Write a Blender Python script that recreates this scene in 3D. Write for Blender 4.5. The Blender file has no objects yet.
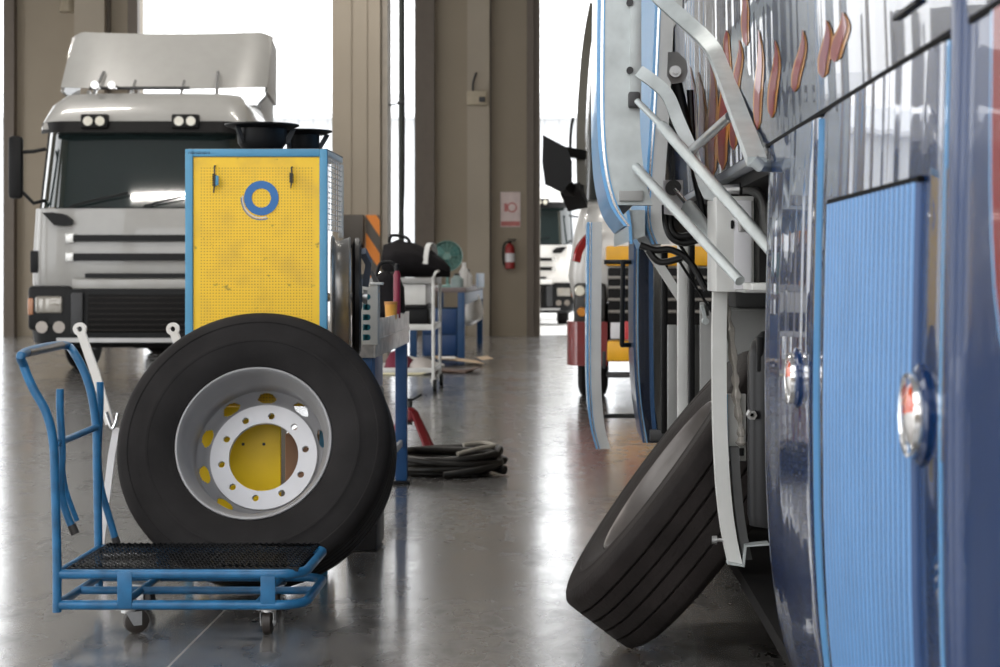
import bpy, bmesh, math, random
from mathutils import Vector, Matrix, Euler
random.seed(7)
SC = bpy.context.scene
C = SC.collection
PI = math.pi
F = 1800.0            # focal length in pixels of the 1000 px wide frame
CAMZ = 1.24
def W(px, py, Y):     # point of the place seen at a pixel, at depth Y
    s = F / Y
    return Vector(((px - 563) / s, Y, CAMZ - (py - 272) / s))
def lin(c):
    return tuple((v/255/12.92 if v/255 <= .04045 else ((v/255+.055)/1.055)**2.4) for v in c)

# ------------------------------------------------------------------ materials
MATS = {}
def mat(name, col, rough=.5, metal=0., coat=0., var=.08, vscale=6., bump=0., bscale=40., bstretch=(1,1,1), bdet=3, spec=.5, emit=None, trans=0., rvar=0., coatrough=.03):
    if name in MATS: return MATS[name]
    m = bpy.data.materials.new(name); m.use_nodes = True
    nt = m.node_tree; N = nt.nodes; L = nt.links
    b = N['Principled BSDF']
    c = lin(col)
    b.inputs['Roughness'].default_value = rough
    b.inputs['Metallic'].default_value = metal
    b.inputs['Coat Weight'].default_value = coat
    b.inputs['Coat Roughness'].default_value = coatrough
    b.inputs['Specular IOR Level'].default_value = spec
    b.inputs['Transmission Weight'].default_value = trans
    tc = N.new('ShaderNodeTexCoord')
    nz = N.new('ShaderNodeTexNoise'); nz.inputs['Scale'].default_value = vscale; nz.inputs['Detail'].default_value = 6
    L.new(tc.outputs['Object'], nz.inputs['Vector'])
    rp = N.new('ShaderNodeMapRange')
    rp.inputs['From Min'].default_value = .3; rp.inputs['From Max'].default_value = .7
    rp.inputs['To Min'].default_value = 1 - var; rp.inputs['To Max'].default_value = 1 + var
    L.new(nz.outputs['Fac'], rp.inputs['Value'])
    mx = N.new('ShaderNodeVectorMath'); mx.operation = 'SCALE'
    mx.inputs[0].default_value = c
    L.new(rp.outputs['Result'], mx.inputs['Scale'])
    L.new(mx.outputs['Vector'], b.inputs['Base Color'])
    if rvar:
        r2 = N.new('ShaderNodeMapRange')
        r2.inputs['From Min'].default_value = .3; r2.inputs['From Max'].default_value = .7
        r2.inputs['To Min'].default_value = rough - rvar; r2.inputs['To Max'].default_value = rough + rvar
        L.new(nz.outputs['Fac'], r2.inputs['Value']); L.new(r2.outputs['Result'], b.inputs['Roughness'])
    if bump:
        mp = N.new('ShaderNodeMapping'); mp.inputs['Scale'].default_value = bstretch
        L.new(tc.outputs['Object'], mp.inputs['Vector'])
        n2 = N.new('ShaderNodeTexNoise'); n2.inputs['Scale'].default_value = bscale; n2.inputs['Detail'].default_value = bdet
        L.new(mp.outputs['Vector'], n2.inputs['Vector'])
        bp = N.new('ShaderNodeBump'); bp.inputs['Strength'].default_value = bump; bp.inputs['Distance'].default_value = .01
        L.new(n2.outputs['Fac'], bp.inputs['Height']); L.new(bp.outputs['Normal'], b.inputs['Normal'])
        if coat: L.new(bp.outputs['Normal'], b.inputs['Coat Normal'])
    if emit:
        b.inputs['Emission Color'].default_value = (*c, 1); b.inputs['Emission Strength'].default_value = emit
    MATS[name] = m; m['c'] = 1
    return m
def nodes(m): return m.node_tree.nodes, m.node_tree.links, m.node_tree.nodes['Principled BSDF']
def mth(N, L, op, a, b=None, c=None):
    n = N.new('ShaderNodeMath'); n.operation = op
    for i, v in enumerate((a, b, c)):
        if v is None: continue
        if isinstance(v, (int, float)): n.inputs[i].default_value = v
        else: L.new(v, n.inputs[i])
    return n.outputs[0]
def mixc(N, L, fac, a, b):
    n = N.new('ShaderNodeMix'); n.data_type = 'RGBA'
    if isinstance(fac, (int, float)): n.inputs[0].default_value = fac
    else: L.new(fac, n.inputs[0])
    for i, v in ((6, a), (7, b)):
        if isinstance(v, tuple): n.inputs[i].default_value = (*v, 1)
        else: L.new(v, n.inputs[i])
    return n.outputs[2]

# ------------------------------------------------------------------ mesh builder
class MB:
    def __init__(s): s.bm = bmesh.new()
    def add(s, vs, fs):
        v = [s.bm.verts.new(p) for p in vs]
        for f in fs:
            try: s.bm.faces.new([v[i] for i in f])
            except ValueError: pass
        return v
    def box(s, c, d, bev=0., rot=None, seg=2):
        b = bmesh.new()
        bmesh.ops.create_cube(b, size=1)
        bmesh.ops.scale(b, vec=Vector(d), verts=b.verts)
        if bev: bmesh.ops.bevel(b, geom=b.edges[:], offset=bev, segments=seg, affect='EDGES', profile=.5)
        M = Matrix.Translation(Vector(c))
        if rot is not None: M = M @ Euler(rot).to_matrix().to_4x4()
        s.merge(b, M); return s
    def bb(s, x0, x1, y0, y1, z0, z1, bev=0.):
        return s.box(((x0+x1)/2, (y0+y1)/2, (z0+z1)/2), (abs(x1-x0), abs(y1-y0), abs(z1-z0)), bev)
    def merge(s, b, M):
        b.verts.index_update()
        vs = [M @ v.co for v in b.verts]
        s.add(vs, [[v.index for v in f.verts] for f in b.faces]); b.free()
    def cyl(s, p0, p1, r, r2=None, n=16, caps=True):
        return s.sweep([Vector(p0), Vector(p1)], [(math.cos(2*PI*i/n), math.sin(2*PI*i/n)) for i in range(n)], [r, r if r2 is None else r2], caps=caps)
    def sweep(s, pts, sec, scale=1., closed=False, caps=True, up=None):
        pts = [Vector(p) for p in pts]; n = len(pts); k = len(sec)
        sc = scale if isinstance(scale, (list, tuple)) else [scale]*n
        rings = []; U = None
        for i, p in enumerate(pts):
            if closed: t = (pts[(i+1) % n] - pts[i-1])
            elif i == 0: t = pts[1]-p
            elif i == n-1: t = p-pts[-2]
            else: t = (pts[i+1]-p).normalized() + (p-pts[i-1]).normalized()
            t = t.normalized() if t.length > 1e-9 else Vector((0, 0, 1))
            if up is not None:
                u = Vector(up); u = u - u.dot(t)*t
            elif U is None:
                u = Vector((0, 0, 1)) if abs(t.z) < .9 else Vector((1, 0, 0)); u = u - u.dot(t)*t
            else: u = U - U.dot(t)*t
            u.normalize(); U = u; v = t.cross(u)
            rings.append([p + (u*a + v*b)*sc[i] for a, b in sec])
        vs = [q for r in rings for q in r]; fs = []
        m = n if closed else n-1
        for i in range(m):
            j = (i+1) % n
            for a in range(k):
                b = (a+1) % k
                fs.append((i*k+a, i*k+b, j*k+b, j*k+a))
        if caps and not closed:
            fs.append(tuple(range(k))[::-1]); fs.append(tuple(range((n-1)*k, n*k)))
        s.add(vs, fs); return s
    def tube(s, pts, r, n=10, closed=False, sm=0):
        if sm: pts = cr(pts, sm, closed)
        return s.sweep(pts, [(math.cos(2*PI*i/n), math.sin(2*PI*i/n)) for i in range(n)], r, closed)
    def bar(s, pts, w, t, up=(0, 0, 1), sm=0):      # flat bar: w along 'up', t across
        if sm: pts = cr(pts, sm)
        return s.sweep(pts, [(-w/2, -t/2), (w/2, -t/2), (w/2, t/2), (-w/2, t/2)], 1., up=up)
    def lathe(s, prof, o=(0, 0, 0), axis='y', n=48, closed=True, a0=0, a1=2*PI, ex=1., ez=1.):
        full = abs(a1-a0-2*PI) < 1e-6; m = n if full else n+1; k = len(prof)
        vs = []
        for i in range(m):
            a = a0+(a1-a0)*i/n; ca, sa = math.cos(a)*ex, math.sin(a)*ez
            for r, h in prof:
                p = {'y': (r*ca, h, r*sa), 'x': (h, r*ca, r*sa), 'z': (r*ca, r*sa, h)}[axis]
                vs.append((o[0]+p[0], o[1]+p[1], o[2]+p[2]))
        fs = []
        for i in range(m if full else m-1):
            j = (i+1) % m
            for a in range(k if closed else k-1):
                b = (a+1) % k
                fs.append((i*k+a, i*k+b, j*k+b, j*k+a))
        s.add(vs, fs); return s
    def prism(s, poly, axis, d0, d1):
        def P(u, v, d): return {'x': (d, u, v), 'y': (u, d, v), 'z': (u, v, d)}[axis]
        n = len(poly)
        vs = [P(u, v, d0) for u, v in poly]+[P(u, v, d1) for u, v in poly]
        s.add(vs, [tuple(range(n)), tuple(range(n, 2*n))[::-1]]+[(i, (i+1) % n, n+(i+1) % n, n+i) for i in range(n)])
        return s
    def shell(s, f, us, vs, off):     # thick sheet: f(u,v) outer face, off = offset vector to the inner face
        nu, nv = len(us), len(vs); off = Vector(off)
        A = [Vector(f(u, v)) for u in us for v in vs]
        P = A+[p+off for p in A]; n = nu*nv; fs = []
        for i in range(nu-1):
            for j in range(nv-1):
                q = (i*nv+j, i*nv+j+1, (i+1)*nv+j+1, (i+1)*nv+j)
                fs.append(q); fs.append(tuple(x+n for x in q[::-1]))
        for i in range(nu-1):
            for j in (0, nv-1): fs.append((i*nv+j, (i+1)*nv+j, (i+1)*nv+j+n, i*nv+j+n))
        for j in range(nv-1):
            for i in (0, nu-1): fs.append((i*nv+j, i*nv+j+1, i*nv+j+1+n, i*nv+j+n))
        s.add(P, fs); return s
    def loft(s, rings, caps=True):
        k = len(rings[0]); vs = [p for r in rings for p in r]; fs = []
        for i in range(len(rings)-1):
            for a in range(k):
                b = (a+1) % k; fs.append((i*k+a, i*k+b, (i+1)*k+b, (i+1)*k+a))
        if caps: fs += [tuple(range(k))[::-1], tuple(range((len(rings)-1)*k, len(rings)*k))]
        s.add(vs, fs); return s
    def sphere(s, c, r, sc=(1, 1, 1), n=16):
        b = bmesh.new(); bmesh.ops.create_uvsphere(b, u_segments=n, v_segments=n//2, radius=r)
        s.merge(b, Matrix.Translation(Vector(c)) @ Matrix.Diagonal((*sc, 1))); return s
def cr(pts, k, closed=False):
    P = [Vector(p) for p in pts]; n = len(P); out = []
    for i in range(n if closed else n-1):
        a = P[i-1] if (i > 0 or closed) else P[0]
        b = P[i]; c = P[(i+1) % n]; d = P[(i+2) % n] if (closed or i+2 < n) else P[-1]
        for j in range(k):
            t = j/k
            out.append(.5*((2*b)+(c-a)*t+(2*a-5*b+4*c-d)*t*t+(3*b-a-3*c+d)*t**3))
    if not closed: out.append(P[-1])
    return out
def link_mesh(name, mb, m, parent=None, shift=None, ang=35):
    bm = mb.bm
    if shift is not None: bmesh.ops.translate(bm, vec=-Vector(shift), verts=bm.verts)
    bmesh.ops.remove_doubles(bm, verts=bm.verts, dist=1e-6)
    bmesh.ops.recalc_face_normals(bm, faces=bm.faces)
    lim = math.radians(ang)
    for f in bm.faces: f.smooth = True
    for e in bm.edges:
        if len(e.link_faces) == 2 and e.calc_face_angle(0) > lim: e.smooth = False
    me = bpy.data.meshes.new(name); bm.to_mesh(me); bm.free()
    me.materials.append(m)
    o = bpy.data.objects.new(name, me); C.objects.link(o)
    if parent is not None: o.parent = parent
    return o
class T:      # a thing: an Empty at its base that parents its parts
    def __init__(s, name, label, cat, loc=(0, 0, 0), rot=(0, 0, 0), group=None):
        o = bpy.data.objects.new(name, None); C.objects.link(o)
        o.location = loc; o.rotation_euler = rot; o.empty_display_size = .1
        o['label'] = label; o['category'] = cat
        if group: o['group'] = group
        s.o = o; s.loc = Vector(loc)
    def part(s, name, mb, m, parent=None, world=True, label=None, ang=35):
        p = link_mesh(name, mb, m, parent or s.o, s.loc if world else None, ang)
        if label: p['label'] = label
        return p
def solo(name, mb, m, label, cat, origin, group=None, ang=35):
    o = link_mesh(name, mb, m, None, origin, ang); o.location = origin
    o['label'] = label; o['category'] = cat
    if group: o['group'] = group
    return o
def struct(name, mb, m, ang=35):
    o = link_mesh(name, mb, m, None, None, ang); o['kind'] = 'structure'; return o

# shared materials
black = mat('black_plastic', (20, 20, 21), .45, spec=.2)
rubber = mat('tyre_rubber', (34, 32, 32), .6, spec=.12, var=.4, vscale=4, bump=.15, bscale=60)
rubber2 = mat('worn_rubber', (38, 34, 33), .6, spec=.12, var=.25, vscale=7, bump=.2, bscale=70)
rimgrey = mat('painted_rim', (150, 149, 150), .42, .25, var=.07)
hubwhite = mat('white_paint_rim', (214, 213, 216), .45, var=.05)
steel = mat('brushed_steel', (190, 190, 190), .32, .9, var=.12, vscale=15)
chrome = mat('chrome', (228, 228, 228), .14, .9, var=.05)
galv = mat('galvanised_steel', (186, 192, 192), .42, .35, var=.12, vscale=14)
paintw = mat('off_white_paint', (205, 205, 202), .4, var=.07)
greyp = mat('grey_paint', (150, 150, 148), .5, var=.1)
dgrey = mat('dark_grey_steel', (62, 62, 63), .5, .3, var=.2)
tblue = mat('trolley_blue', (32, 98, 142), .36, var=.3, vscale=14)
cblue = mat('cabinet_blue', (76, 144, 180), .45, var=.05)
bblue = mat('bench_blue', (28, 72, 118), .45, var=.1)
yellow = mat('machine_yellow', (255, 212, 20), .45, var=.05)
# ------------------------------------------------------------------ the setting
BW = 35.0                                # depth of the back wall
wallm = mat('wall_paint', (150, 138, 120), .6, var=.05, vscale=.8)
wallm2 = mat('column_paint', (164, 153, 137), .6, var=.05, vscale=.8)
trimm = mat('door_frame_brown', (104, 94, 84), .55, var=.05)
# floor
fm = mat('polished_concrete', (112, 109, 106), .2, spec=1., coat=.9, coatrough=.16)
N, L, b = nodes(fm)
tc = N.new('ShaderNodeTexCoord')
def noise(scale, stretch=(1, 1, 1), det=6):
    mp = N.new('ShaderNodeMapping'); mp.inputs['Scale'].default_value = stretch
    L.new(tc.outputs['Object'], mp.inputs['Vector'])
    n = N.new('ShaderNodeTexNoise'); n.inputs['Scale'].default_value = scale; n.inputs['Detail'].default_value = det
    L.new(mp.outputs['Vector'], n.inputs['Vector']); return n.outputs['Fac']
def ramp(v, a, b_, c, d):
    r = N.new('ShaderNodeMapRange'); L.new(v, r.inputs['Value'])
    for k, x in zip(('From Min', 'From Max', 'To Min', 'To Max'), (a, b_, c, d)): r.inputs[k].default_value = x
    return r.outputs['Result']
n1 = noise(.9); n2 = noise(5, (1, .5, 1)); n3 = noise(30)
blot = mth(N, L, 'ADD', mth(N, L, 'MULTIPLY', n1, .35), mth(N, L, 'ADD', mth(N, L, 'MULTIPLY', n2, .35), mth(N, L, 'MULTIPLY', noise(14, (1, .5, 1)), .3)))
base = mixc(N, L, ramp(blot, .38, .62, 0, 1), lin((60, 58, 57)), lin((140, 137, 134)))
# dark scuffs
scuff = ramp(noise(6, (.7, 1.5, 1), 8), .56, .72, 0, .6)
base = mixc(N, L, scuff, base, lin((62, 57, 54)))
# saw-cut joints
sx = N.new('ShaderNodeSeparateXYZ'); L.new(tc.outputs['Object'], sx.inputs[0])
def joint(out, off, per, w):
    d = mth(N, L, 'ABSOLUTE', mth(N, L, 'SUBTRACT', mth(N, L, 'MODULO', mth(N, L, 'ADD', out, off), per), per/2))
    return mth(N, L, 'LESS_THAN', d, w)
jj = joint(sx.outputs['X'], 1.24+42.0, 4.0, .0045)
base = mixc(N, L, mth(N, L, 'MULTIPLY', jj, .8), base, lin((190, 186, 180)))
L.new(base, b.inputs['Base Color'])
L.new(ramp(blot, .38, .62, .34, .15), b.inputs['Roughness'])
bp = N.new('ShaderNodeBump'); bp.inputs['Strength'].default_value = .07; bp.inputs['Distance'].default_value = .01
L.new(mth(N, L, 'ADD', mth(N, L, 'MULTIPLY', noise(2.2, (1, 1.2, 1), 2), 2.2), mth(N, L, 'MULTIPLY', n3, .1)), bp.inputs['Height'])
L.new(bp.outputs['Normal'], b.inputs['Normal'])
struct('floor', MB().bb(-14, 9, -9.3, BW+.35, -.2, 0), fm)
# forecourt outside and the pale hall across it
struct('floor_yard', MB().bb(-90, 90, BW+.35, 120, -.22, -.01), mat('yard_concrete', (196, 194, 190), .8, var=.06, vscale=.6))
siding = mat('pale_siding', (214, 216, 218), .6, var=.03)
N, L, b = nodes(siding)
tc = N.new('ShaderNodeTexCoord'); sx = N.new('ShaderNodeSeparateXYZ'); L.new(tc.outputs['Object'], sx.inputs[0])
st = mth(N, L, 'LESS_THAN', mth(N, L, 'MODULO', mth(N, L, 'ADD', sx.outputs['X'], 60.), .45), .06)
L.new(mixc(N, L, st, lin((216, 218, 221)), lin((196, 199, 203))), b.inputs['Base Color'])
hall = T('warehouse', 'pale grey corrugated hall across the yard outside', 'building', (0, 56, 0))
hall.part('wall', MB().bb(-60, 60, 56, 62, 0, 6.0), siding)
hall.part('roof', MB().prism([(55.5, 6.0), (55.5, 6.14), (61, 7.3), (66, 6.14), (66, 6.0)], 'x', -60.4, 60.4), mat('pale_roof', (226, 228, 231), .6, var=.02))
# back wall between the openings
H = 9.2
def wx(px): return (px-563)/(F/BW)
xs = [(wx(5), wx(140)), (wx(415), wx(540)), (wx(720), 9.0)]
wb = MB()
for a, c in xs: wb.bb(a, c, BW, BW+.3, 0, 7.4)
wb.bb(-14, 9, BW, BW+.3, 7.4, H)
struct('wall_back', wb, wallm)
k = 1
def trim(mb, m):
    global k
    struct('trim_%d' % k, mb, m); k += 1
# frames of the openings and flat pilasters on the wall
for px0, px1, d in ((5, 10, .12), (10, 17, .2), (130, 140, .2), (415, 425, .12), (425, 435, .2), (527, 534, .2), (534, 540, .12)):
    trim(MB().bb(wx(px0), wx(px1), BW-d, BW, 0, 7.4), trimm)
trim(MB().bb(wx(468), wx(490), BW-.28, BW, 0, H), wallm2)
trim(MB().bb(wx(78), wx(108), BW-.28, BW, 0, H), wallm2)
trim(MB().bb(wx(488.6), wx(491.5), BW-.1, BW, 0, H), trimm)
trim(MB().bb(wx(108), wx(111), BW-.1, BW, 0, H), trimm)
# free column before the opening, with its lighter faces and two vertical joints
YC = 25.0; cx = lambda px: (px-563)/(F/YC)
colm = MB().bb(cx(332), cx(351), YC, YC+.6, 0, H)
colm.bb(cx(353), cx(367), YC, YC+.6, 0, H); colm.bb(cx(368.5), cx(380), YC, YC+.6, 0, H)
colm.bb(cx(334), cx(379), YC+.03, YC+.57, 0, H)
trim(colm, wallm2)
trim(MB().bb(cx(380.5), cx(386), YC+.2, YC+.75, 0, H), mat('column_edge_light', (186, 178, 166), .6))
# ceiling, side walls
struct('ceiling', MB().bb(-14, 9, -1.5, BW+.3, H, H+.2), mat('ceiling_sheet', (150, 150, 150), .7))
wl = MB()
for y0, y1 in ((3, 6.5), (11, 13.5), (18, 20.5), (25, 28), (32, BW+.3)): wl.bb(-14, -13.7, y0, y1, 0, 6.2)
wl.bb(-14, -13.7, 3, BW+.3, 6.2, H)
struct('wall_left', wl, wallm)
wf = MB().bb(-14, 9, -9.3, -9, 0, 2.5)  # unseen wall behind the camera, added to darken what glossy parts reflect
for x0_, x1_ in ((-14, -13), (-8.4, -7.4), (-2.6, -1.6), (3.2, 4.2), (8, 9)): wf.bb(x0_, x1_, -9.3, -9, 2.5, 7.2)
wf.bb(-14, 9, -9.3, -9, 7.2, H)
struct('wall_front_unseen', wf, wallm)
struct('wall_right', MB().bb(8.7, 9, 3, BW+.3, 0, H), wallm)

# hazard board and dark guard on the column
hz = mat('hazard_stripes', (200, 120, 40), .6)
N, L, b = nodes(hz)
tc = N.new('ShaderNodeTexCoord'); sx = N.new('ShaderNodeSeparateXYZ'); L.new(tc.outputs['Object'], sx.inputs[0])
d = mth(N, L, 'MODULO', mth(N, L, 'ADD', mth(N, L, 'ADD', mth(N, L, 'MULTIPLY', sx.outputs['X'], 1.5), sx.outputs['Z']), 20.06), .46)
L.new(mixc(N, L, mth(N, L, 'LESS_THAN', d, .23), lin((88, 82, 76)), lin((232, 138, 52))), b.inputs['Base Color'])
x0, x1 = cx(366), cx(380)
solo('hazard_board', MB().bb(x0, x1, YC-.03, YC-.001, .004, 2.03, .004), hz, 'orange and grey diagonally striped hazard board on the free column', 'hazard board', (x0, YC, 0))
t = T('column_guard', 'dark grey padded guard box on the free column beside hazard stripes', 'guard', (cx(355), YC-.1, 1.57))
t.part('box', MB().bb(cx(345), cx(365), YC-.22, YC-.002, 1.62, 2.03, .02), mat('dark_brown_pad', (92, 86, 80), .6))
t.part('base', MB().box((cx(355), YC-.11, 1.595), (.26, .2, .05), .015), black)

# things on the back wall
t = T('fire_extinguisher', 'red fire extinguisher hanging on the brown back wall', 'fire extinguisher', W(510, 272, BW))
red = mat('extinguisher_red', (146, 34, 34), .4)
c = W(510, 255, BW); c.y = BW-.12
t.part('tank', MB().lathe([(.001, -.27), (.08, -.27), (.095, -.25), (.095, .13), (.07, .19), (.035, .22), (.001, .22)], c, 'z', 20, False), red)
t.part('valve', MB().cyl(c+Vector((0, 0, .2)), c+Vector((0, 0, .27)), .03).box(c+Vector((.04, 0, .3)), (.16, .03, .02), .005).box(c+Vector((.04, 0, .27)), (.13, .025, .015), .005), black)
t.part('hose', MB().tube([c+Vector(p) for p in ((.03, -.02, .24), (-.08, -.04, .24), (-.13, -.05, .1), (-.125, -.05, -.1), (-.11, -.05, -.2))], .017, sm=5), black)
t.part('label_band', MB().lathe([(.0955, -.14), (.097, -.14), (.097, .03), (.0955, .03)], c, 'z', 20), hubwhite)
t.part('bracket', MB().box(c+Vector((0, .1, -.05)), (.1, .05, .3), .005), dgrey)
p0, p1 = W(500.5, 227, BW), W(520.5, 192, BW)
t = T('safety_sign', 'pale pink and red safety sign above the fire extinguisher', 'sign', (p0.x, BW-.02, p0.z))
t.part('board', MB().bb(p0.x, p1.x, BW-.025, BW-.001, p0.z, p1.z, .003), mat('pale_pink_sign', (222, 204, 200), .5))
cx_, cz_ = (p0.x+p1.x)/2, p0.z
ink = mat('sign_red', (188, 112, 108), .5)
t.part('red_band', MB().bb(p0.x+.01, p1.x-.01, BW-.03, BW-.024, cz_+.02, cz_+.11), ink)
t.part('pictogram', MB().lathe([(.07, BW-.03), (.1, BW-.03), (.1, BW-.024), (.07, BW-.024)], (cx_+.03, 0, cz_+.38), 'y', 24).bb(cx_-.12, cx_-.06, BW-.03, BW-.024, cz_+.3, cz_+.46), ink)
c = W(478, 100, BW); c.y = BW-.36
t = T('junction_box', 'beige wall box on the middle pilaster high up', 'box', (c.x, BW-.28, c.z-.14))
t.part('case', MB().box(c, (.40, .16, .27), .02), mat('beige_box', (176, 164, 142), .5))
t.part('socket', MB().box(c+Vector((.1, -.09, -.03)), (.12, .03, .1), .01), dgrey)
t.part('cable', MB().tube([c+Vector((-.08, .02, .12)), c+Vector((-.08, .04, .3)), c+Vector((-.02, .05, .5))], .02, sm=4), dgrey)
c = W(70, 3, BW); c.y = BW-.15
t = T('wall_lamp', 'small beige lamp high on the wall left of the truck', 'lamp', (c.x, BW-.02, c.z))
t.part('shade', MB().lathe([(.05, -.2), (.16, -.2), (.12, .05), (.05, .1)], c, 'z', 20), mat('beige_lamp', (168, 156, 136), .5))
t.part('arm', MB().tube([c+Vector((0, 0, .08)), c+Vector((0, .06, .15)), c+Vector((0, .149, .15))], .03, sm=4), dgrey)
# drop pole with a spring cable, beside the free column
Yp = 25.4; a = W(401, 262, Yp)
t = T('service_pole', 'dark vertical service pole in the bright opening right of the column', 'pole', (a.x, Yp, 0))
t.part('pipe', MB().cyl((a.x, Yp, 0), (a.x, Yp, H-.01), .034), mat('dark_green_pipe', (58, 62, 58), .5))
t.part('base_plate', MB().box((a.x, Yp, .012), (.2, .2, .024), .005), dgrey)
z = W(0, 103, Yp).z
t.part('clamp', MB().box((a.x, Yp, z), (.1, .1, .05), .01).tube([(a.x-.02, Yp, z), (a.x-.16, Yp+.01, z-.03), (cx(386)+.005, Yp+.02, z)], .013, sm=4), dgrey)
t.part('cable', MB().tube([(a.x+.03, Yp-.05, H-.3), (a.x+.05, Yp-.05, 3.2), (a.x+.035, Yp-.06, 2.0), (a.x+.05, Yp-.05, 1.1)], .012, sm=6), black)
# fill lights added under the roof, out of the frame, to brighten the deep hall
for i, (x, y) in enumerate(((-8, 8), (-8, 15), (-8, 22), (-2, 8), (-2, 15), (-2, 22))):
    la = bpy.data.lights.new('hall_fill', 'AREA'); la.shape = 'RECTANGLE'; la.size = 2.4; la.size_y = .25; la.energy = 150; la.color = (1, .95, .88)
    o = bpy.data.objects.new('hall_fill', la); C.objects.link(o); o.location = (x, y, H-.35)

# ------------------------------------------------------------------ sky, camera, view
w = bpy.data.worlds.new('World'); SC.world = w; w.use_nodes = True
bg = w.node_tree.nodes['Background']
bg.inputs['Color'].default_value = (.97, .985, 1, 1); bg.inputs['Strength'].default_value = 3.0
cam = bpy.data.cameras.new('Camera'); co = bpy.data.objects.new('Camera', cam); C.objects.link(co)
co.location = (0, 0, CAMZ); co.rotation_euler = (PI/2, 0, 0)
cam.sensor_width = 36; cam.lens = F/1000*36
cam.shift_x = -.063; cam.shift_y = -.0615
cam.clip_end = 300; cam.clip_start = .05
cam.dof.use_dof = True; cam.dof.focus_distance = 5.4; cam.dof.aperture_fstop = 7.5
SC.camera = co
v = SC.view_settings; v.view_transform = 'Standard'; v.look = 'None'; v.gamma = 1; v.use_curve_mapping = False
SC.display_settings.display_device = 'sRGB'
v.exposure = 0.25
SC.cycles.max_bounces = 8; SC.cycles.use_denoising = True
# ------------------------------------------------------------------ truck wheels
def tyre_profile(R):
    p = [(.296, -.112), (.306, -.128), (.335, -.139), (.372, -.147), (.40, -.1485), (.402, -.1500), (.412, -.1502), (.414, -.1490), (.44, -.1475), (.46, -.146), (.478, -.143), (.482, -.1455), (R-.022, -.139), (R-.006, -.126), (R-.002, -.118)]
    for a in (-.072, -.024, .024, .072):
        p += [(R, a-.0045), (R-.013, a-.003), (R-.013, a+.003), (R, a+.0045)]
    p += [(r, -a) for r, a in p[:15][::-1]]
    p += [(.285, .10), (.285, -.10)]
    return p
def holed_ring(ri, ro, holes, y0, y1, n=72):
    b = bmesh.new(); E = []
    def loop(cx, cz, r, m):
        vs = [b.verts.new((cx+r*math.cos(2*PI*i/m), y0, cz+r*math.sin(2*PI*i/m))) for i in range(m)]
        for i in range(m): E.append(b.edges.new((vs[i], vs[(i+1) % m])))
    loop(0, 0, ro, n); loop(0, 0, ri, n)
    for x, z, r in holes: loop(x, z, r, 16)
    bmesh.ops.triangle_fill(b, edges=E, use_beauty=True, use_dissolve=False)
    g = bmesh.ops.extrude_face_region(b, geom=b.faces[:])
    bmesh.ops.translate(b, verts=[v for v in g['geom'] if isinstance(v, bmesh.types.BMVert)], vec=(0, y1-y0, 0))
    return b
def make_wheel(name, label, loc, rot, R, group=None, disc_mat=None, tm=None, rimm=None):
    t = T(name, label, 'wheel', loc, rot, group)
    t.part('tyre', MB().lathe(tyre_profile(R), n=96), tm or rubber, world=False, ang=28)
    rim = MB().lathe([(.300, -.118), (.303, -.124), (.300, -.130), (.294, -.131), (.288, -.126), (.284, -.112), (.277, -.10), (.274, -.07), (.262, -.055), (.258, -.03), (.258, .06), (.266, .075), (.276, .10), (.284, .112), (.294, .131), (.303, .124),
                      (.296, .108), (.288, .104), (.282, .08), (.270, .066), (.266, -.03), (.270, -.06), (.282, -.075), (.286, -.104)], n=96)
    r = t.part('rim', rim, rimm or rimgrey, world=False, ang=40)
    # dished disc with ten oval hand holes
    n, nr = 240, 12; P = [(q.x, q.y) for q in cr([(r, y, 0) for r, y in [(.262, -.01), (.26, .012), (.255, .026), (.248, .038), (.24, .049), (.232, .058), (.225, .064), (.219, .068), (.213, .070), (.208, .071), (.204, .0715), (.2, .072), (.196, .072)]], 3)]
    vs, fs = [], []
    for k, th in ((0, 0), (1, .010)):
        for i in range(n):
            a = 2*PI*i/n
            for rr, y in P: vs.append((rr*math.cos(a), y+th+.045, rr*math.sin(a)))
    m = len(P)
    def hole(i, j):
        a = (i+.5)/n*10 % 1-.5; rr = (P[j][0]+P[j+1][0])/2
        return (a*2*PI/10*.236/.036)**2+((rr-.2385)/.0165)**2 < 1
    keep = {(i, j) for i in range(n) for j in range(m-1) if not hole(i, j)}
    for i, j in keep:
        i2 = (i+1) % n
        q = (i*m+j, i*m+j+1, i2*m+j+1, i2*m+j)
        fs += [q, tuple(x+n*m for x in q[::-1])]
    for i in range(n):
        for j in range(m-1):
            if (i, j) in keep: continue
            i2 = (i+1) % n
            for (di, dj), (a, c) in {(-1, 0): ((i, j), (i, j+1)), (1, 0): ((i2, j), (i2, j+1)), (0, -1): ((i, j), (i2, j)), (0, 1): ((i, j+1), (i2, j+1))}.items():
                if ((i+di) % n, j+dj) in keep:
                    A, B = a[0]*m+a[1], c[0]*m+c[1]; fs.append((A, B, B+n*m, A+n*m))
    d = MB(); d.add(vs, fs)
    t.part('disc', d, rimm or rimgrey, r, world=False, ang=40)
    f = MB(); f.merge(holed_ring(.138, .212, [(.1675*math.cos(2*PI*(i+.3)/10), .1675*math.sin(2*PI*(i+.3)/10), .0135) for i in range(10)], .10, .12), Matrix.Identity(4))
    t.part('hub_flange', f, disc_mat or hubwhite, r, world=False, label='white painted flange with ten bolt holes')
    return t
th = math.radians(20)
wheel = make_wheel('truck_wheel', 'large truck wheel with silver rim leaning behind the blue platform trolley', (-1.187, 7.03, .543), (-th, 0, math.radians(-1)), .529)

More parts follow.
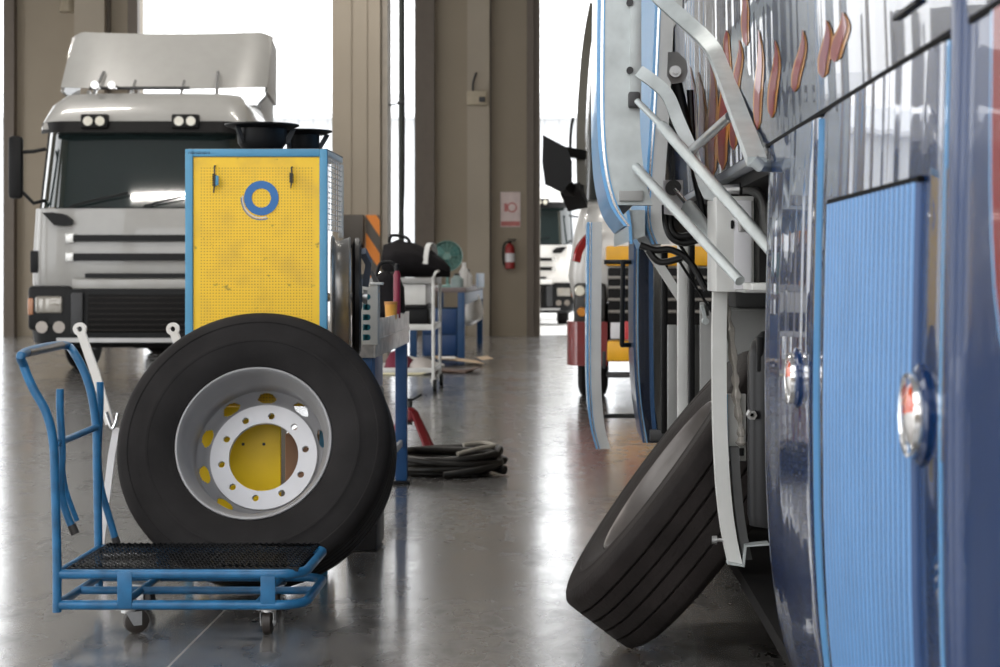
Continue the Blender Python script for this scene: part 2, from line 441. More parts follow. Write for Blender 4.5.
# second wheel leaning on the open bay of the bus
n_ = Vector((-.80, .0, .60)).normalized()
u_ = (Vector((0, 0, 1))-n_.z*n_).normalized()
yax = -n_; xax = yax.cross(u_)
Rm = Matrix((xax, yax, u_)).transposed()
make_wheel('truck_wheel', 'black truck wheel leaning against the open bay of the blue bus', (.418, 5.94, .497), Rm.to_euler(), .518, tm=rubber2, rimm=mat('worn_rim', (104, 99, 96), .4, .3, var=.2), disc_mat=mat('worn_flange', (120, 116, 112), .45, var=.15))

# ------------------------------------------------------------------ platform trolley
Yf, Yb = 6.12, 6.68
s0 = F/Yf
X0, X1 = (57-563)/s0, -.882
t = T('platform_trolley', 'blue tubular platform trolley with black mesh deck on castors', 'trolley', ((X0+X1)/2, (Yf+Yb)/2, 0))
def ring(z, r):
    c = .09
    pts = [(X0, Yf, z), (X1-c, Yf, z)]+[(X1-c+c*math.sin(a), Yf+c-c*math.cos(a), z) for a in [PI/2*i/6 for i in range(1, 7)]]
    pts += [(X1-c+c*math.cos(a), Yb-c+c*math.sin(a), z) for a in [PI/2*i/6 for i in range(0, 7)]]+[(X0, Yb, z)]
    return MB().tube(pts, r, 12, closed=True)
zt, zb = .213, .108
t.part('deck_frame', ring(zt, .0165), tblue)
t.part('lower_frame', ring(zb, .0165), tblue)
t.part('cross_tube', MB().cyl((X0+.22, Yf, zb), (X0+.22, Yb, zb), .013).cyl((X1-.16, Yf, zb), (X1-.16, Yb, zb), .013).cyl((X0, (Yf+Yb)/2, zb), (X1, (Yf+Yb)/2, zb), .014), tblue)
for px in (125.5, 268.5):
    x = (px-563)/s0
    for y in (Yf-.012, Yb+.012):
        t.part('bracket_plate', MB().box((x, y, (zt+zb)/2), (.05, .006, zt-zb+.02), .002), tblue)
# expanded mesh deck
dk = MB(); ya, yb2, xa, xb = Yf+.01, Yb-.01, X0+.03, X1-.02
nx = 34; dx = (xb-xa)/nx; ny = 14; dy = (yb2-ya)/ny
for j in range(ny+1):
    for sgn in (1, -1):
        pts = [(xa+i*dx*.5, min(max(ya+j*dy+sgn*(dy/2 if i % 2 else 0), ya), yb2), zt+.016+(.007 if i % 2 else 0)) for i in range(2*nx+1)]
        dk.bar(pts, .004, .008)
for y in (ya, yb2): dk.bar([(xa, y, zt+.014), (xb, y, zt+.014)], .012, .006)
t.part('mesh_deck', dk, mat('black_mesh', (22, 24, 27), .4, .3, spec=.3, var=.3, vscale=20))
# handle
zc = lambda py, Y: CAMZ-(py-272)/(F/Y)
xc = lambda px, Y: (px-563)/(F/Y)
def hp(px, py, Y): return (xc(px, Y), Y, zc(py, Y))
h = MB()
near = [hp(57, 612, Yf), hp(57, 560, Yf), hp(55, 480, Yf), hp(53, 440, Yf), hp(46, 412, Yf), hp(33, 388, Yf), hp(24, 366, Yf), hp(24, 353, Yf)]
far = [hp(24+4+35, 345, Yb), hp(76, 356, Yb), hp(89, 385, Yb), hp(96, 425, Yb), hp(97, 470, Yb), hp(98, 520, Yb), hp(99, 588, Yb)]
h.tube(cr(near+far, 5), .0155, 12)
hnd = t.part('handle', h, tblue)
ga, gb = Vector(hp(24, 353, Yf)), Vector(hp(63, 345, Yb)); g = MB().cyl(ga.lerp(gb, .06), ga.lerp(gb, .94), .0166, n=14)
t.part('grip', g, mat('dark_tape', (82, 78, 80), .35, .4, var=.3, vscale=40), hnd, label='dark taped grip')
t.part('crossbar', MB().cyl(hp(56, 444, Yf), hp(97, 427, Yb), .012), tblue, hnd)
tip = mat('dark_rubber_tip', (46, 42, 40), .6)
def clip(pts, Y):
    o = t.part('side_hook', MB().tube(cr([hp(x, y, Y) for x, y in pts], 5), .0135, 12), tblue)
    a, c = Vector(hp(*pts[-2], Y)), Vector(hp(*pts[-1], Y)); d = (c-a).normalized()
    t.part('tip', MB().cyl(c-d*.03, c+d*.004, .0148), tip, o)
clip([(60, 389), (60, 410), (62, 450), (61, 490), (67, 515), (75, 533)], Yf+.045)
clip([(100, 382), (100, 410), (98, 455), (101, 488), (110, 520), (117, 545)], Yb+.045)
t.part('side_hook', MB().tube(cr([hp(62, 462, Yf+.08), hp(66, 490, Yf+.08), hp(77, 521, Yf+.08)], 5), .009, 10), tblue)
# castors
def castor(px, Y, swivel, rz):
    x = xc(px, Y); rw = .042
    o = t.part('castor', MB().box((x, Y, zb-.019), (.07, .07, .006), .002).cyl((x, Y, zb-.018), (x, Y, zb-.034), .024), steel)
    off = .028 if swivel else 0
    cxx, cyy = x+off*math.cos(rz), Y+off*math.sin(rz)
    ax = Vector((-math.sin(rz), math.cos(rz), 0))
    fk = MB()
    for sg in (-1, 1):
        p = Vector((cxx, cyy, 0))+ax*.021*sg
        e = Vector((math.cos(rz), math.sin(rz), 0))
        top = [p+e*(.028-off*.5)+Vector((0, 0, zb-.03)), p-e*(.028+off*.5)+Vector((0, 0, zb-.03)), p-e*.014+Vector((0, 0, rw-.012)), p+e*.014+Vector((0, 0, rw-.012))]
        q = [v+ax*.003*sg for v in top]
        fk.add(top+q, [(0, 1, 2, 3), (7, 6, 5, 4), (0, 1, 5, 4), (1, 2, 6, 5), (2, 3, 7, 6), (3, 0, 4, 7)])
    fk.cyl(Vector((cxx, cyy, rw))-ax*.027, Vector((cxx, cyy, rw))+ax*.027, .007)
    t.part('fork', fk, steel, o)
    wv = MB()
    c = Vector((cxx, cyy, rw))
    wv.sweep([c-ax*.016, c-ax*.012, c+ax*.012, c+ax*.016], [(math.cos(2*PI*i/24), math.sin(2*PI*i/24)) for i in range(24)], [rw-.006, rw, rw, rw-.006])
    t.part('wheel', wv, mat('castor_rubber', (48, 42, 38), .5), o)
castor(128, Yf+.05, True, .5); castor(268, Yf+.05, False, PI/2); castor(140, Yb-.05, True, -.6); castor(276, Yb-.05, False, PI/2)

# ------------------------------------------------------------------ tool cabinet with the yellow pegboard
Yc = 7.36; sc_ = F/Yc
XL, XR = (185-563)/sc_, (327-563)/sc_
ZT = CAMZ+(272-149)/sc_
t = T('tool_cabinet', 'yellow pegboard tool cabinet in a light blue frame behind the wheel', 'cabinet', ((XL+XR)/2, Yc+.3, 0))
D = .58
pegm = mat('pegboard_yellow', (240, 196, 66), .42)
N, L, b = nodes(pegm)
tc = N.new('ShaderNodeTexCoord'); sx = N.new('ShaderNodeSeparateXYZ'); L.new(tc.outputs['Object'], sx.inputs[0])
P_ = .0122
fx = mth(N, L, 'SUBTRACT', mth(N, L, 'MODULO', mth(N, L, 'ADD', sx.outputs['X'], 10*P_*10), P_), P_/2)
fz = mth(N, L, 'SUBTRACT', mth(N, L, 'MODULO', mth(N, L, 'ADD', sx.outputs['Z'], 0), P_), P_/2)
rr = mth(N, L, 'SQRT', mth(N, L, 'ADD', mth(N, L, 'MULTIPLY', fx, fx), mth(N, L, 'MULTIPLY', fz, fz)))
dot = mth(N, L, 'LESS_THAN', rr, .0026)
inx = mth(N, L, 'LESS_THAN', mth(N, L, 'ABSOLUTE', sx.outputs['X']), .236)
inz = mth(N, L, 'LESS_THAN', sx.outputs['Z'], ZT-.075)
dot = mth(N, L, 'MULTIPLY', dot, mth(N, L, 'MULTIPLY', inx, inz))
nz = N.new('ShaderNodeTexNoise'); nz.inputs['Scale'].default_value = 9; nz.inputs['Detail'].default_value = 8; L.new(tc.outputs['Object'], nz.inputs['Vector'])
gr = N.new('ShaderNodeMapRange'); gr.inputs['From Min'].default_value = .5; gr.inputs['From Max'].default_value = .75; gr.inputs['To Max'].default_value = .4; L.new(nz.outputs['Fac'], gr.inputs['Value'])
ye = mixc(N, L, gr.outputs['Result'], lin((247, 200, 40)), lin((200, 158, 60)))
nz2 = N.new('ShaderNodeTexNoise'); nz2.inputs['Scale'].default_value = 26; L.new(tc.outputs['Object'], nz2.inputs['Vector'])
g2 = N.new('ShaderNodeMapRange'); g2.inputs['From Min'].default_value = .70; g2.inputs['From Max'].default_value = .78; g2.inputs['To Max'].default_value = .8; L.new(nz2.outputs['Fac'], g2.inputs['Value'])
ye = mixc(N, L, g2.outputs['Result'], ye, lin((90, 72, 40)))
L.new(mixc(N, L, dot, ye, lin((178, 132, 36))), b.inputs['Base Color'])
fw = .031
fr = MB()
fr.bb(XL, XL+fw, Yc, Yc+.03, .0, ZT, .003); fr.bb(XR-fw, XR, Yc, Yc+.03, .0, ZT, .003)
fr.bb(XL+fw, XR-fw, Yc, Yc+.03, ZT-fw, ZT, .003)
rf_ = MB()
for x in (XL+.015, XR-.015):
    rf_.bb(x-.009, x+.012, Yc+D-.02, Yc+D, 1.39 if x > -1.2 else 0, ZT-.03, .003); rf_.bb(x-.012, x+.012, Yc+.03, Yc+D-.03, ZT-.026, ZT-.002, .002)
    rf_.bb(x-.012, x+.012, Yc+.03, Yc+D-.03, .28, .305, .002)
rf_.bb(XL+.03, XR-.03, Yc+D-.03, Yc+D, ZT-.028, ZT, .003)
t.part('frame', fr, cblue)
t.part('rear_frame', rf_, paintw)
t.part('pegboard', MB().bb(XL+fw+.001, XR-fw-.001, Yc+.010, Yc+.013, .69, ZT-fw-.001), pegm)
t.part('top_shelf', MB().bb(XL+.005, XR-.005, Yc+.032, Yc+D-.005, ZT-.001, ZT+.004), mat('shelf_grey', (96, 98, 100), .5))
lp = MB().bb(XL+fw+.01, (281-563)/(F/(Yc+.02)), Yc+.012, Yc+.03, .12, .688, .003)
low = t.part('lower_panel', lp, yellow)
for x, z in ((-1.225, .335), (-1.225, .535), (-1.31, .535)):
    t.part('rivet', MB().cyl((x, Yc+.014, z), (x, Yc+.009, z), .006), dgrey, low)
t.part('side_box', MB().bb((285-563)/(F/(Yc+.04)), XR-.035, Yc+.04, Yc+.5, .1, .575, .006), mat('tan_brown', (150, 112, 84), .6))
t.part('back_sheet', MB().bb(XL+.03, XR-.25, Yc+D-.025, Yc+D-.02, .12, ZT-.03), mat('sheet_grey', (120, 120, 118), .5))
# wire cage on the right side
cg = MB()
xw = XR-.008
for i in range(7):
    y = Yc+.045+i*(D-.09)/6; cg.cyl((xw, y, 1.41), (xw, y, ZT-.028), .0022, n=6)
for i in range(14):
    z = 1.415+i*(ZT-.04-1.415)/13; cg.cyl((xw, Yc+.03, z), (xw, Yc+D-.03, z), .0018, n=6)
t.part('side_mesh', cg, mat('white_wire', (228, 228, 230), .4, .2))
# ring emblem with its arc
cxm, czm = (261-563)/sc_, CAMZ+(272-198)/sc_
eb = mat('emblem_blue', (44, 108, 172), .5)
em = t.part('ring_emblem', MB().lathe([(.0395, Yc+.0065), (.071, Yc+.0065), (.071, Yc+.0098), (.0395, Yc+.0098)], (cxm, 0, czm), 'y', 48), eb)
t.part('arc', MB().lathe([(.0765, Yc+.0065), (.0795, Yc+.0065), (.0795, Yc+.0098), (.0765, Yc+.0098)], (cxm-.002, 0, czm-.003), 'y', 40, True, PI*.98, PI*1.62, 1.03, 1.1), eb, em)
t.part('arc', MB().lathe([(.0715, Yc+.0065), (.0755, Yc+.0065), (.0755, Yc+.0098), (.0715, Yc+.0098)], (cxm-.002, 0, czm-.003), 'y', 40, True, PI*.95, PI*1.6, 1.02, 1.06), hubwhite, em)
# worn mark of small slanted strokes on the top rail
mk = MB()
xx = XL+.016
for i in range(11):
    hgt = .009+.004*((i*7) % 3)/2
    mk.box((xx+i*.0082, Yc-.0006, ZT-.0155), (.0032, .0012, hgt), 0, (0, .3, 0))
    if i % 3: mk.box((xx+i*.0082+.003, Yc-.0006, ZT-.0175), (.005, .0012, .0025))
t.part('worn_mark', mk, mat('worn_mark_ink', (40, 78, 104), .6))
# hooks hung on the board
for px, y0_, y1_ in ((215, 166, 193), (292, 167, 188)):
    x = (px-563)/sc_; za, zb_ = CAMZ+(272-y0_)/sc_, CAMZ+(272-y1_)/sc_
    k_ = T('spring_hook', 'small dark spring hook on the pegboard, left of the blue ring' if px < 250 else 'small dark spring hook on the pegboard, right of the blue ring', 'hook', (x, Yc+.009, zb_))
    hb = MB().tube(cr([(x, Yc+.009, za), (x, Yc-.012, za-.005), (x+.003, Yc-.02, (za+zb_)/2), (x-.003, Yc-.014, zb_)], 5), .003, 8)
    k_.part('wire', hb, dgrey)
    pts = [(x+.0075*math.cos(i*.9), Yc-.014+.0075*math.sin(i*.9), zb_+(za-zb_)*(.25+.45*i/40)) for i in range(41)]
    k_.part('coil', MB().tube(pts, .0024, 6), dgrey)
    if px < 250: k_.part('tab', MB().box((x+.011, Yc-.018, (za+zb_)/2-.005), (.014, .004, .04), .001), cblue)

# black dished flanges on top
def dish(name, label, px, py, Y, r, cup, zbase, extra):
    x = xc(px, Y); z = zc(py, Y)
    o = T(name, label, 'wheel flange', (x, Y, zbase))
    o.part('rim_plate', MB().lathe([(cup, z-.012), (r-.03, z-.012), (r, z), (r, z+.006), (r-.04, z+.004), (cup*.8, z+.002), (cup*.8, z-.02)], (x, Y, 0), 'z', 48), black)
    o.part('cup', MB().lathe([(cup*.55, zbase), (cup*.78, zbase), (cup, zbase+.03), (cup*1.02, z-.012), (cup*.9, z-.012), (cup*.85, zbase+.04), (cup*.5, zbase+.02)], (x, Y, 0), 'z', 36), black)
    for a in (.3, 2.2, 4.0):
        if extra: o.part('clamp', MB().bar([(x+cup*math.cos(a), Y+cup*math.sin(a), zbase+.03), (x+r*.86*math.cos(a), Y+r*.86*math.sin(a), z-.008)], .02, .012), dgrey)
    return o
dish('balancing_flange', 'wide black dished flange on the cabinet top, the left of two', 262, 126, Yc+.16, .154, .10, ZT+.004, True)
dish('balancing_flange', 'smaller black dished flange on the cabinet top, the right of two', 303, 132, Yc+.455, .125, .07, ZT+.004, True)

# rim and black wheel edge-on on the balancer shaft
c = Vector((xc(347, 7.86), 7.86, zc(297, 7.86)))
t = T('wheel_balancer', 'black wheel balancer shaft stand right beside the yellow cabinet', 'machine', (c.x+.1, 7.86, 0))
t.part('pedestal', MB().bb(c.x-.02, c.x+.12, 7.98, 8.3, 0, .72, .02), mat('pedestal_black', (40, 38, 38), .5))
t.part('shaft', MB().cyl(c+Vector((-.1, 0, 0)), c+Vector((.08, .01, 0)), .02).cyl(c+Vector((.07, .008, 0)), c+Vector((.088, .01, 0)), .03), steel)
t.part('arm', MB().bar([c+Vector((.075, .06, .05)), c+Vector((.092, .02, .15)), c+Vector((.075, -.05, .20))], .028, .03, up=(1, 0, 0)), mat('machine_grey_blue', (98, 104, 116), .5))
t = T('steel_rim', 'bright steel rim seen edge-on beside the yellow cabinet', 'wheel rim', c, (0, 0, math.radians(7)))
R_ = .265
t.part('rim', MB().lathe([(R_, -.07), (R_+.006, -.064), (R_, -.056), (R_-.016, -.05), (R_-.02, -.03), (R_-.012, -.01), (R_-.008, .005), (R_-.002, .01), (R_-.006, .016), (R_-.02, .016), (R_-.035, -.05), (R_-.02, -.072)], (0, 0, 0), 'x', 64), mat('rim_silver', (150, 147, 144), .3, .6, var=.2), world=False)
t.part('disc', MB().lathe([(R_-.02, -.03), (.15, -.05), (.06, -.05), (.06, -.044), (.15, -.044), (R_-.02, -.024)], (0, 0, 0), 'x', 48), rimgrey, world=False)
t = T('mounting_flange', 'black mounting flange behind the bright steel rim', 'wheel flange', c+Vector((.052, .006, 0)), (0, 0, math.radians(7)))
t.part('plate', MB().lathe([(.03, -.03), (.225, -.03), (.258, -.018), (.258, .0), (.235, .008), (.03, .01)], (0, 0, 0), 'x', 48), black, world=False)
t.part('hub', MB().cyl((.0, 0, 0), (.014, 0, 0), .07, .05, n=24), dgrey, world=False)

# chrome lifting stand behind the wheel
Ys = 7.75
t = T('lifting_stand', 'chromed folding wheel lifting stand half hidden behind the leaning wheel', 'stand', (xc(130, Ys), Ys, 0))
def arm(pts, Y):
    P = [Vector(hp(x, y, Y)) for x, y in pts]
    b_ = MB().bar(P, .028, .05, up=(0, 1, 0))
    return b_
lch = mat('bright_plating', (232, 230, 228), .25, .4)
for dx_, Y in ((0, Ys), (93, Ys+.08)):
    o = t.part('arm', MB().bar([hp(81+dx_, 332, Y), hp(97+dx_, 378, Y), hp(110+dx_, 424, Y)], .02, .036, up=(0, 1, 0)), lch)
    p = Vector(hp(80+dx_, 329, Y))
    t.part('eye', MB().lathe([(.012, -.011), (.028, -.011), (.028, .011), (.012, .011)], p, 'y', 20), lch, o)
    t.part('hook', MB().tube(cr([hp(106+dx_, 412, Y-.02), hp(112+dx_, 428, Y-.02), hp(116+dx_, 422, Y-.02), hp(118+dx_, 413, Y-.02)], 5), .008, 8), chrome, o)
    t.part('leg', MB().bar([hp(117+dx_, 428, Y+.03), hp(112+dx_, 455, Y+.03), (xc(98+dx_, Y), Y+.03, .012)], .02, .03, up=(0, 1, 0)), hubwhite)
t.part('base_bar', MB().cyl((xc(98, Ys), Ys+.03, .015), (xc(191, Ys+.08), Ys+.11, .015), .015), chrome)
# ------------------------------------------------------------------ workbench
XB = -.906; Y0, Y1 = 8.70, 10.6; XA = -1.72
t = T('workbench', 'blue legged steel workbench running back behind the yellow cabinet', 'workbench', ((XA+XB)/2, (Y0+Y1)/2, 0))
t.part('worktop', MB().bb(XA, XB-.012, Y0+.012, Y1-.01, .955, .985, .003), steel)
ap = mat('worn_steel_apron', (204, 200, 196), .34, .5, var=.3, vscale=18, bump=.05)
t.part('apron', MB().bb(XB-.01, XB, Y0, Y1, .825, 1.008, .003).bb(XB-.0, XB+.006, Y0, Y1, .905, .915, .001), ap)
t.part('end_apron', MB().bb(XA, XB-.011, Y0, Y0+.01, .825, 1.0, .003), ap)
for x in (XA+.04, XB-.04):
    for y in (Y0+.06, Y1-.06):
        o = t.part('leg', MB().bb(x-.034, x+.034, y-.03, y+.03, .02, .9, .004), bblue)
        t.part('foot', MB().bb(x-.05, x+.05, y-.045, y+.045, 0, .02, .004), black, o)
t.part('stretcher', MB().bb(XB-.05, XB-.03, Y0+.09, Y1-.09, .22, .26, .004).bb(XA+.03, XA+.05, Y0+.09, Y1-.09, .22, .26, .004), paintw)
t.part('drawer_cabinet', MB().bb(XA+.1, XB-.015, Y0+.02, Y0+.5, .66, .83, .006), bblue)
Yh = 8.60; sh = F/Yh
x0, x1, z0, z1 = (360.5-563)/sh, (378-563)/sh, CAMZ+(272-345)/sh, CAMZ+(272-285)/sh
t = T('socket_holder', 'grey metal socket holder with five teal slots on the bench end', 'holder', ((x0+x1)/2, Yh+.05, z0))
t.part('case', MB().bb(x0, x1, Yh, Yh+.095, z0, z1, .004), mat('case_grey', (186, 184, 178), .5, .1))
t.part('lid', MB().bb(x0+.045, x1+.018, Yh-.008, Yh+.095, z1, z1+.012, .003), paintw)
teal = mat('teal_slot', (0, 92, 104), .4)
for i in range(5):
    z = CAMZ+(272-(297+i*10.1))/sh
    t.part('slot', MB().lathe([(.0, Yh-.002), (.0145, Yh-.002), (.0145, Yh+.004), (.0, Yh+.004)], (x0+.034, 0, z), 'y', 20, True).bb(x0+.012, x0+.034, Yh-.002, Yh+.004, z-.0145, z+.0145), teal)
# things lying on the bench
def onb(px, py, Y): return Vector((xc(px, Y), Y, .985))
p = onb(391, 0, 9.75)
t = T('glue_tub', 'orange tub standing on the steel workbench', 'tub', p)
t.part('body', MB().lathe([(.001, 0), (.03, 0), (.034, .08), (.001, .08)], p, 'z', 20, False), mat('tub_orange', (206, 148, 58), .45))
t.part('lid', MB().lathe([(.001, .08), (.036, .08), (.036, .095), (.001, .095)], p, 'z', 20, False), mat('tub_lid', (176, 120, 60), .5))
p = onb(397, 0, 9.95)
t = T('spray_can', 'tall dark red can standing behind the orange tub', 'can', p)
t.part('body', MB().lathe([(.001, 0), (.02, 0), (.02, .24), (.012, .262), (.001, .262)], p, 'z', 20, False), mat('can_red', (124, 22, 48), .35))
t.part('cap', MB().lathe([(.001, .262), (.013, .262), (.012, .30), (.001, .302)], p, 'z', 16, False), black)
p = onb(387, 0, 10.22)
t = T('tool_bag', 'black tool bag standing at the back of the workbench', 'bag', p)
rings = []
for z, w_, d_ in ((0, .085, .12), (.03, .1, .14), (.16, .095, .13), (.23, .06, .08), (.25, .03, .05)):
    rings.append([(p.x+w_*math.copysign(abs(math.cos(a))**.6, math.cos(a)), p.y+d_*math.copysign(abs(math.sin(a))**.6, math.sin(a)), p.z+z+.01*math.sin(3*a)*(z > .1)) for a in [2*PI*i/28 for i in range(28)]])
t.part('body', MB().loft(rings), mat('black_cloth', (24, 22, 24), .8, spec=.15, var=.3, bump=.3))
t.part('strap', MB().tube(cr([p+Vector(q) for q in ((-.06, 0, .2), (-.04, 0, .3), (.04, 0, .3), (.06, 0, .2))], 6), .01), black)
p = onb(400, 0, 10.45)
t = T('bent_bar', 'chromed bar with a bent top at the far bench end', 'bar', p)
t.part('bar', MB().tube(cr([p, p+Vector((0, 0, .16)), p+Vector((0, 0, .20)), p+Vector((-.03, 0, .232)), p+Vector((-.12, 0, .245))], 6), .011), chrome)
t.part('foot', MB().cyl(p, p+Vector((0, 0, .012)), .04), dgrey)
p = onb(362, 0, 8.95)
t = T('gear_puller', 'small blue grey clamp tool standing on the near bench end', 'tool', p)
t.part('body', MB().box(p+Vector((.0, 0, .06)), (.07, .07, .12), .012).cyl(p+Vector((0, 0, .12)), p+Vector((0, 0, .24)), .02), mat('tool_grey_blue', (86, 90, 104), .45, .3))
t.part('jaw', MB().bar([p+Vector((-.03, -.01, .22)), p+Vector((.05, -.01, .25)), p+Vector((.075, -.01, .2))], .025, .025, up=(0, 1, 0)), dgrey)

# jack stand
Yj = 12.5; p = Vector((xc(409, Yj), Yj, 0)); jr = mat('jack_red', (112, 22, 30), .4)
t = T('jack_stand', 'red jack stand on the floor behind the coiled hose', 'jack stand', p)
for sx_, sy_ in ((-1, -1), (1, -1), (1, 1), (-1, 1)):
    t.part('leg', MB().bar([p+Vector((sx_*.15, sy_*.15, 0)), p+Vector((sx_*.035, sy_*.035, .27))], .045, .02, up=(sx_, -sy_, 0)), jr)
t.part('collar', MB().lathe([(.03, .2), (.062, .22), (.055, .28), (.03, .30)], p, 'z', 20), jr)
t.part('post', MB().cyl(p+Vector((0, 0, .18)), p+Vector((0, 0, .35)), .024), dgrey)
t.part('saddle', MB().bar([p+Vector((-.07, 0, .385)), p+Vector((-.03, 0, .355)), p+Vector((.03, 0, .355)), p+Vector((.09, 0, .39))], .05, .016, up=(0, 1, 0)), black)
# coiled hose
p = Vector((xc(447, 11.1), 11.1, 0)); hz_ = []
t = T('air_hose', 'coiled dark brown hose lying on the floor behind the bench leg', 'hose', p)
hs = mat('hose_brown_black', (28, 25, 21), .42, spec=.25, var=.2)
rnd = random.Random(4)
pts = []
for k_ in range(8):
    rx, ry = .30+rnd.uniform(-.05, .04), .24+rnd.uniform(-.05, .05); ox = rnd.uniform(-.03, .03)
    for i in range(16):
        a = 2*PI*i/16
        pts.append(p+Vector((ox+rx*math.cos(a)*(1+.0), ry*math.sin(a), .022+.0145*k_+(.02*math.sin(a+k_) if k_ > 1 else 0)+.004*math.cos(2*a))))
pts = [Vector((q.x, q.y, max(q.z, .022))) for q in pts]
t.part('coil', MB().tube(cr(pts, 3), .021, 10), hs)
t.part('loose_end', MB().tube(cr([p+Vector(q) for q in ((.30, .02, .10), (.33, -.1, .07), (.22, -.25, .05), (0, -.33, .024))], 6), .021), hs)
t.part('coupling', MB().cyl(p+Vector((.27, -.06, .05)), p+Vector((.36, -.12, .03)), .028).cyl(p+Vector((.2, .0, .05)), p+Vector((.27, -.06, .05)), .022), black)
t.part('pale_stripe', MB().tube(cr([p+Vector(q) for q in ((.08, -.26, .145), (.2, -.14, .165), (.29, -.02, .17), (.22, .1, .175), (.1, .03, .172))], 6), .013), mat('hose_pale', (150, 144, 132), .4))

# ------------------------------------------------------------------ white service cart
x1, ya, yb_ = -1.34, 18.6, 19.6; x0 = -2.05
t = T('service_cart', 'white steel service cart on castors with a black bag on top', 'cart', ((x0+x1)/2, (ya+yb_)/2, 0))
for x in (x0, x1):
    for y in (ya, yb_):
        t.part('post', MB().cyl((x, y, .13), (x, y, 1.19), .018), paintw)
        o = t.part('castor', MB().box((x, y, .115), (.06, .06, .03), .006).bar([(x, y, .11), (x+.015, y-.02, .06)], .04, .03), paintw)
        t.part('castor_wheel', MB().lathe([(.015, -.02), (.062, -.02), (.066, -.012), (.066, .012), (.062, .02), (.015, .02)], (x+.02, y-.03, .066), 'x', 20), black, o)
def tray(z, h):
    m = MB().bb(x0, x1, ya, yb_, z, z+.015)
    m.bb(x0, x1, ya-.012, ya+.006, z, z+h, .003).bb(x0, x1, yb_-.006, yb_+.012, z, z+h, .003)
    m.bb(x0-.012, x0+.006, ya, yb_, z, z+h, .003).bb(x1-.006, x1+.012, ya, yb_, z, z+h, .003); return m
t.part('top_tray', tray(1.12, .06), greyp); t.part('middle_shelf', tray(.64, .06), paintw); t.part('bottom_shelf', tray(.2, .05), paintw)
t.part('drawer_box', MB().bb(x0+.03, x1-.08, ya+.02, yb_-.05, .90, 1.115, .01), paintw)
t.part('handle', MB().tube(cr([(x1, ya, 1.16), (x1+.03, ya-.02, 1.24), (x1+.03, yb_, 1.24), (x1, yb_, 1.16)], 5), .014), paintw)
bp_ = Vector((-1.56, 19.1, 1.185))
t = T('duffel_bag', 'lumpy black bag lying on top of the white service cart', 'bag', bp_)
rings = []
for u, zz, rr in ((-.36, .14, .05), (-.33, .2, .16), (-.18, .2, .21), (.0, .17, .19), (.18, .13, .15), (.30, .08, .10), (.36, .05, .05)):
    rings.append([bp_+Vector((u, .36*math.cos(a)*rr/.2, max(.0, zz+rr*math.sin(a)*.9+.02*math.sin(5*a+u*9)))) for a in [2*PI*i/24 for i in range(24)]])
t.part('body', MB().loft(rings), mat('black_cloth', (24, 22, 24), .8, spec=.15), ang=60)
t.part('strap', MB().bar(cr([bp_+Vector(q) for q in ((.12, -.3, .14), (.14, -.2, .33), (.18, .1, .34), (.2, .3, .15))], 6), .05, .012, up=(1, 0, 0)), paintw)
t.part('handle', MB().tube(cr([bp_+Vector(q) for q in ((-.28, -.05, .36), (-.25, -.05, .44), (-.1, -.05, .42), (-.05, -.05, .34))], 6), .018), black)
q = Vector((-1.60, 19.0, .655))
t = T('tool_case', 'black case on the middle shelf of the white cart', 'case', q)
t.part('shell', MB().box(q+Vector((-.02, 0, .11)), (.45, .55, .21), .03), black)
t.part('lid', MB().box(q+Vector((-.02, 0, .235)), (.43, .53, .05), .02), dgrey)
q = Vector((-1.62, 19.0, .216))
t = T('rag_pile', 'dark red and white rags on the bottom shelf of the cart', 'rags', q)
for dx_, mm, hh in ((-.12, mat('rag_red', (120, 40, 62), .8), .2), (.12, mat('rag_white', (212, 204, 198), .8), .12)):
    rings = [[q+Vector((dx_+w_*math.cos(a)*(1+.2*math.sin(3*a+z*20)), w_*1.3*math.sin(a), z)) for a in [2*PI*i/20 for i in range(20)]] for z, w_ in ((0, .15), (hh*.5, .13), (hh*.9, .07), (hh, .02))]
    t.part('rag', MB().loft(rings), mm, ang=60)

# cardboard sheets on the floor between cart and far bench
def sheet(px, py, w_, d_, rz, tilt, m, label, lift):
    s_ = (py-272)/CAMZ; Y = F/s_; p = Vector((xc(px, Y), Y, 0))
    o = T('cardboard_sheet', label, 'cardboard', p)
    o.part('panel', MB().box(p+Vector((0, 0, lift)), (w_, d_, .012), .002, (0, tilt, rz)), m)
    o.part('flap', MB().box(p+Vector((math.cos(rz)*w_*.58, math.sin(rz)*w_*.58, lift+.02+max(0, -tilt)*w_*.5)), (w_*.25, d_*.95, .01), .002, (0, tilt-.22, rz)), m)
cb = mat('cardboard', (206, 182, 152), .8); cbw = mat('white_card', (226, 222, 216), .7); cbd = mat('dark_card', (92, 72, 62), .8)
sheet(458, 364, .62, .8, .15, .12, cb, 'tan cardboard sheet on the floor right of the cart', .06)
sheet(448, 372, .55, .6, -.1, .05, cbd, 'dark brown cardboard on the floor under the tan sheet', .022)
sheet(418, 366, .7, .5, .1, .22, cbw, 'white card sheet slanting on the floor under the cart', .09)
sheet(386, 374, .9, .6, 0, .0, mat('pale_yellow_card', (214, 208, 176), .8), 'pale yellow card lying flat on the floor behind the bench leg', .012)

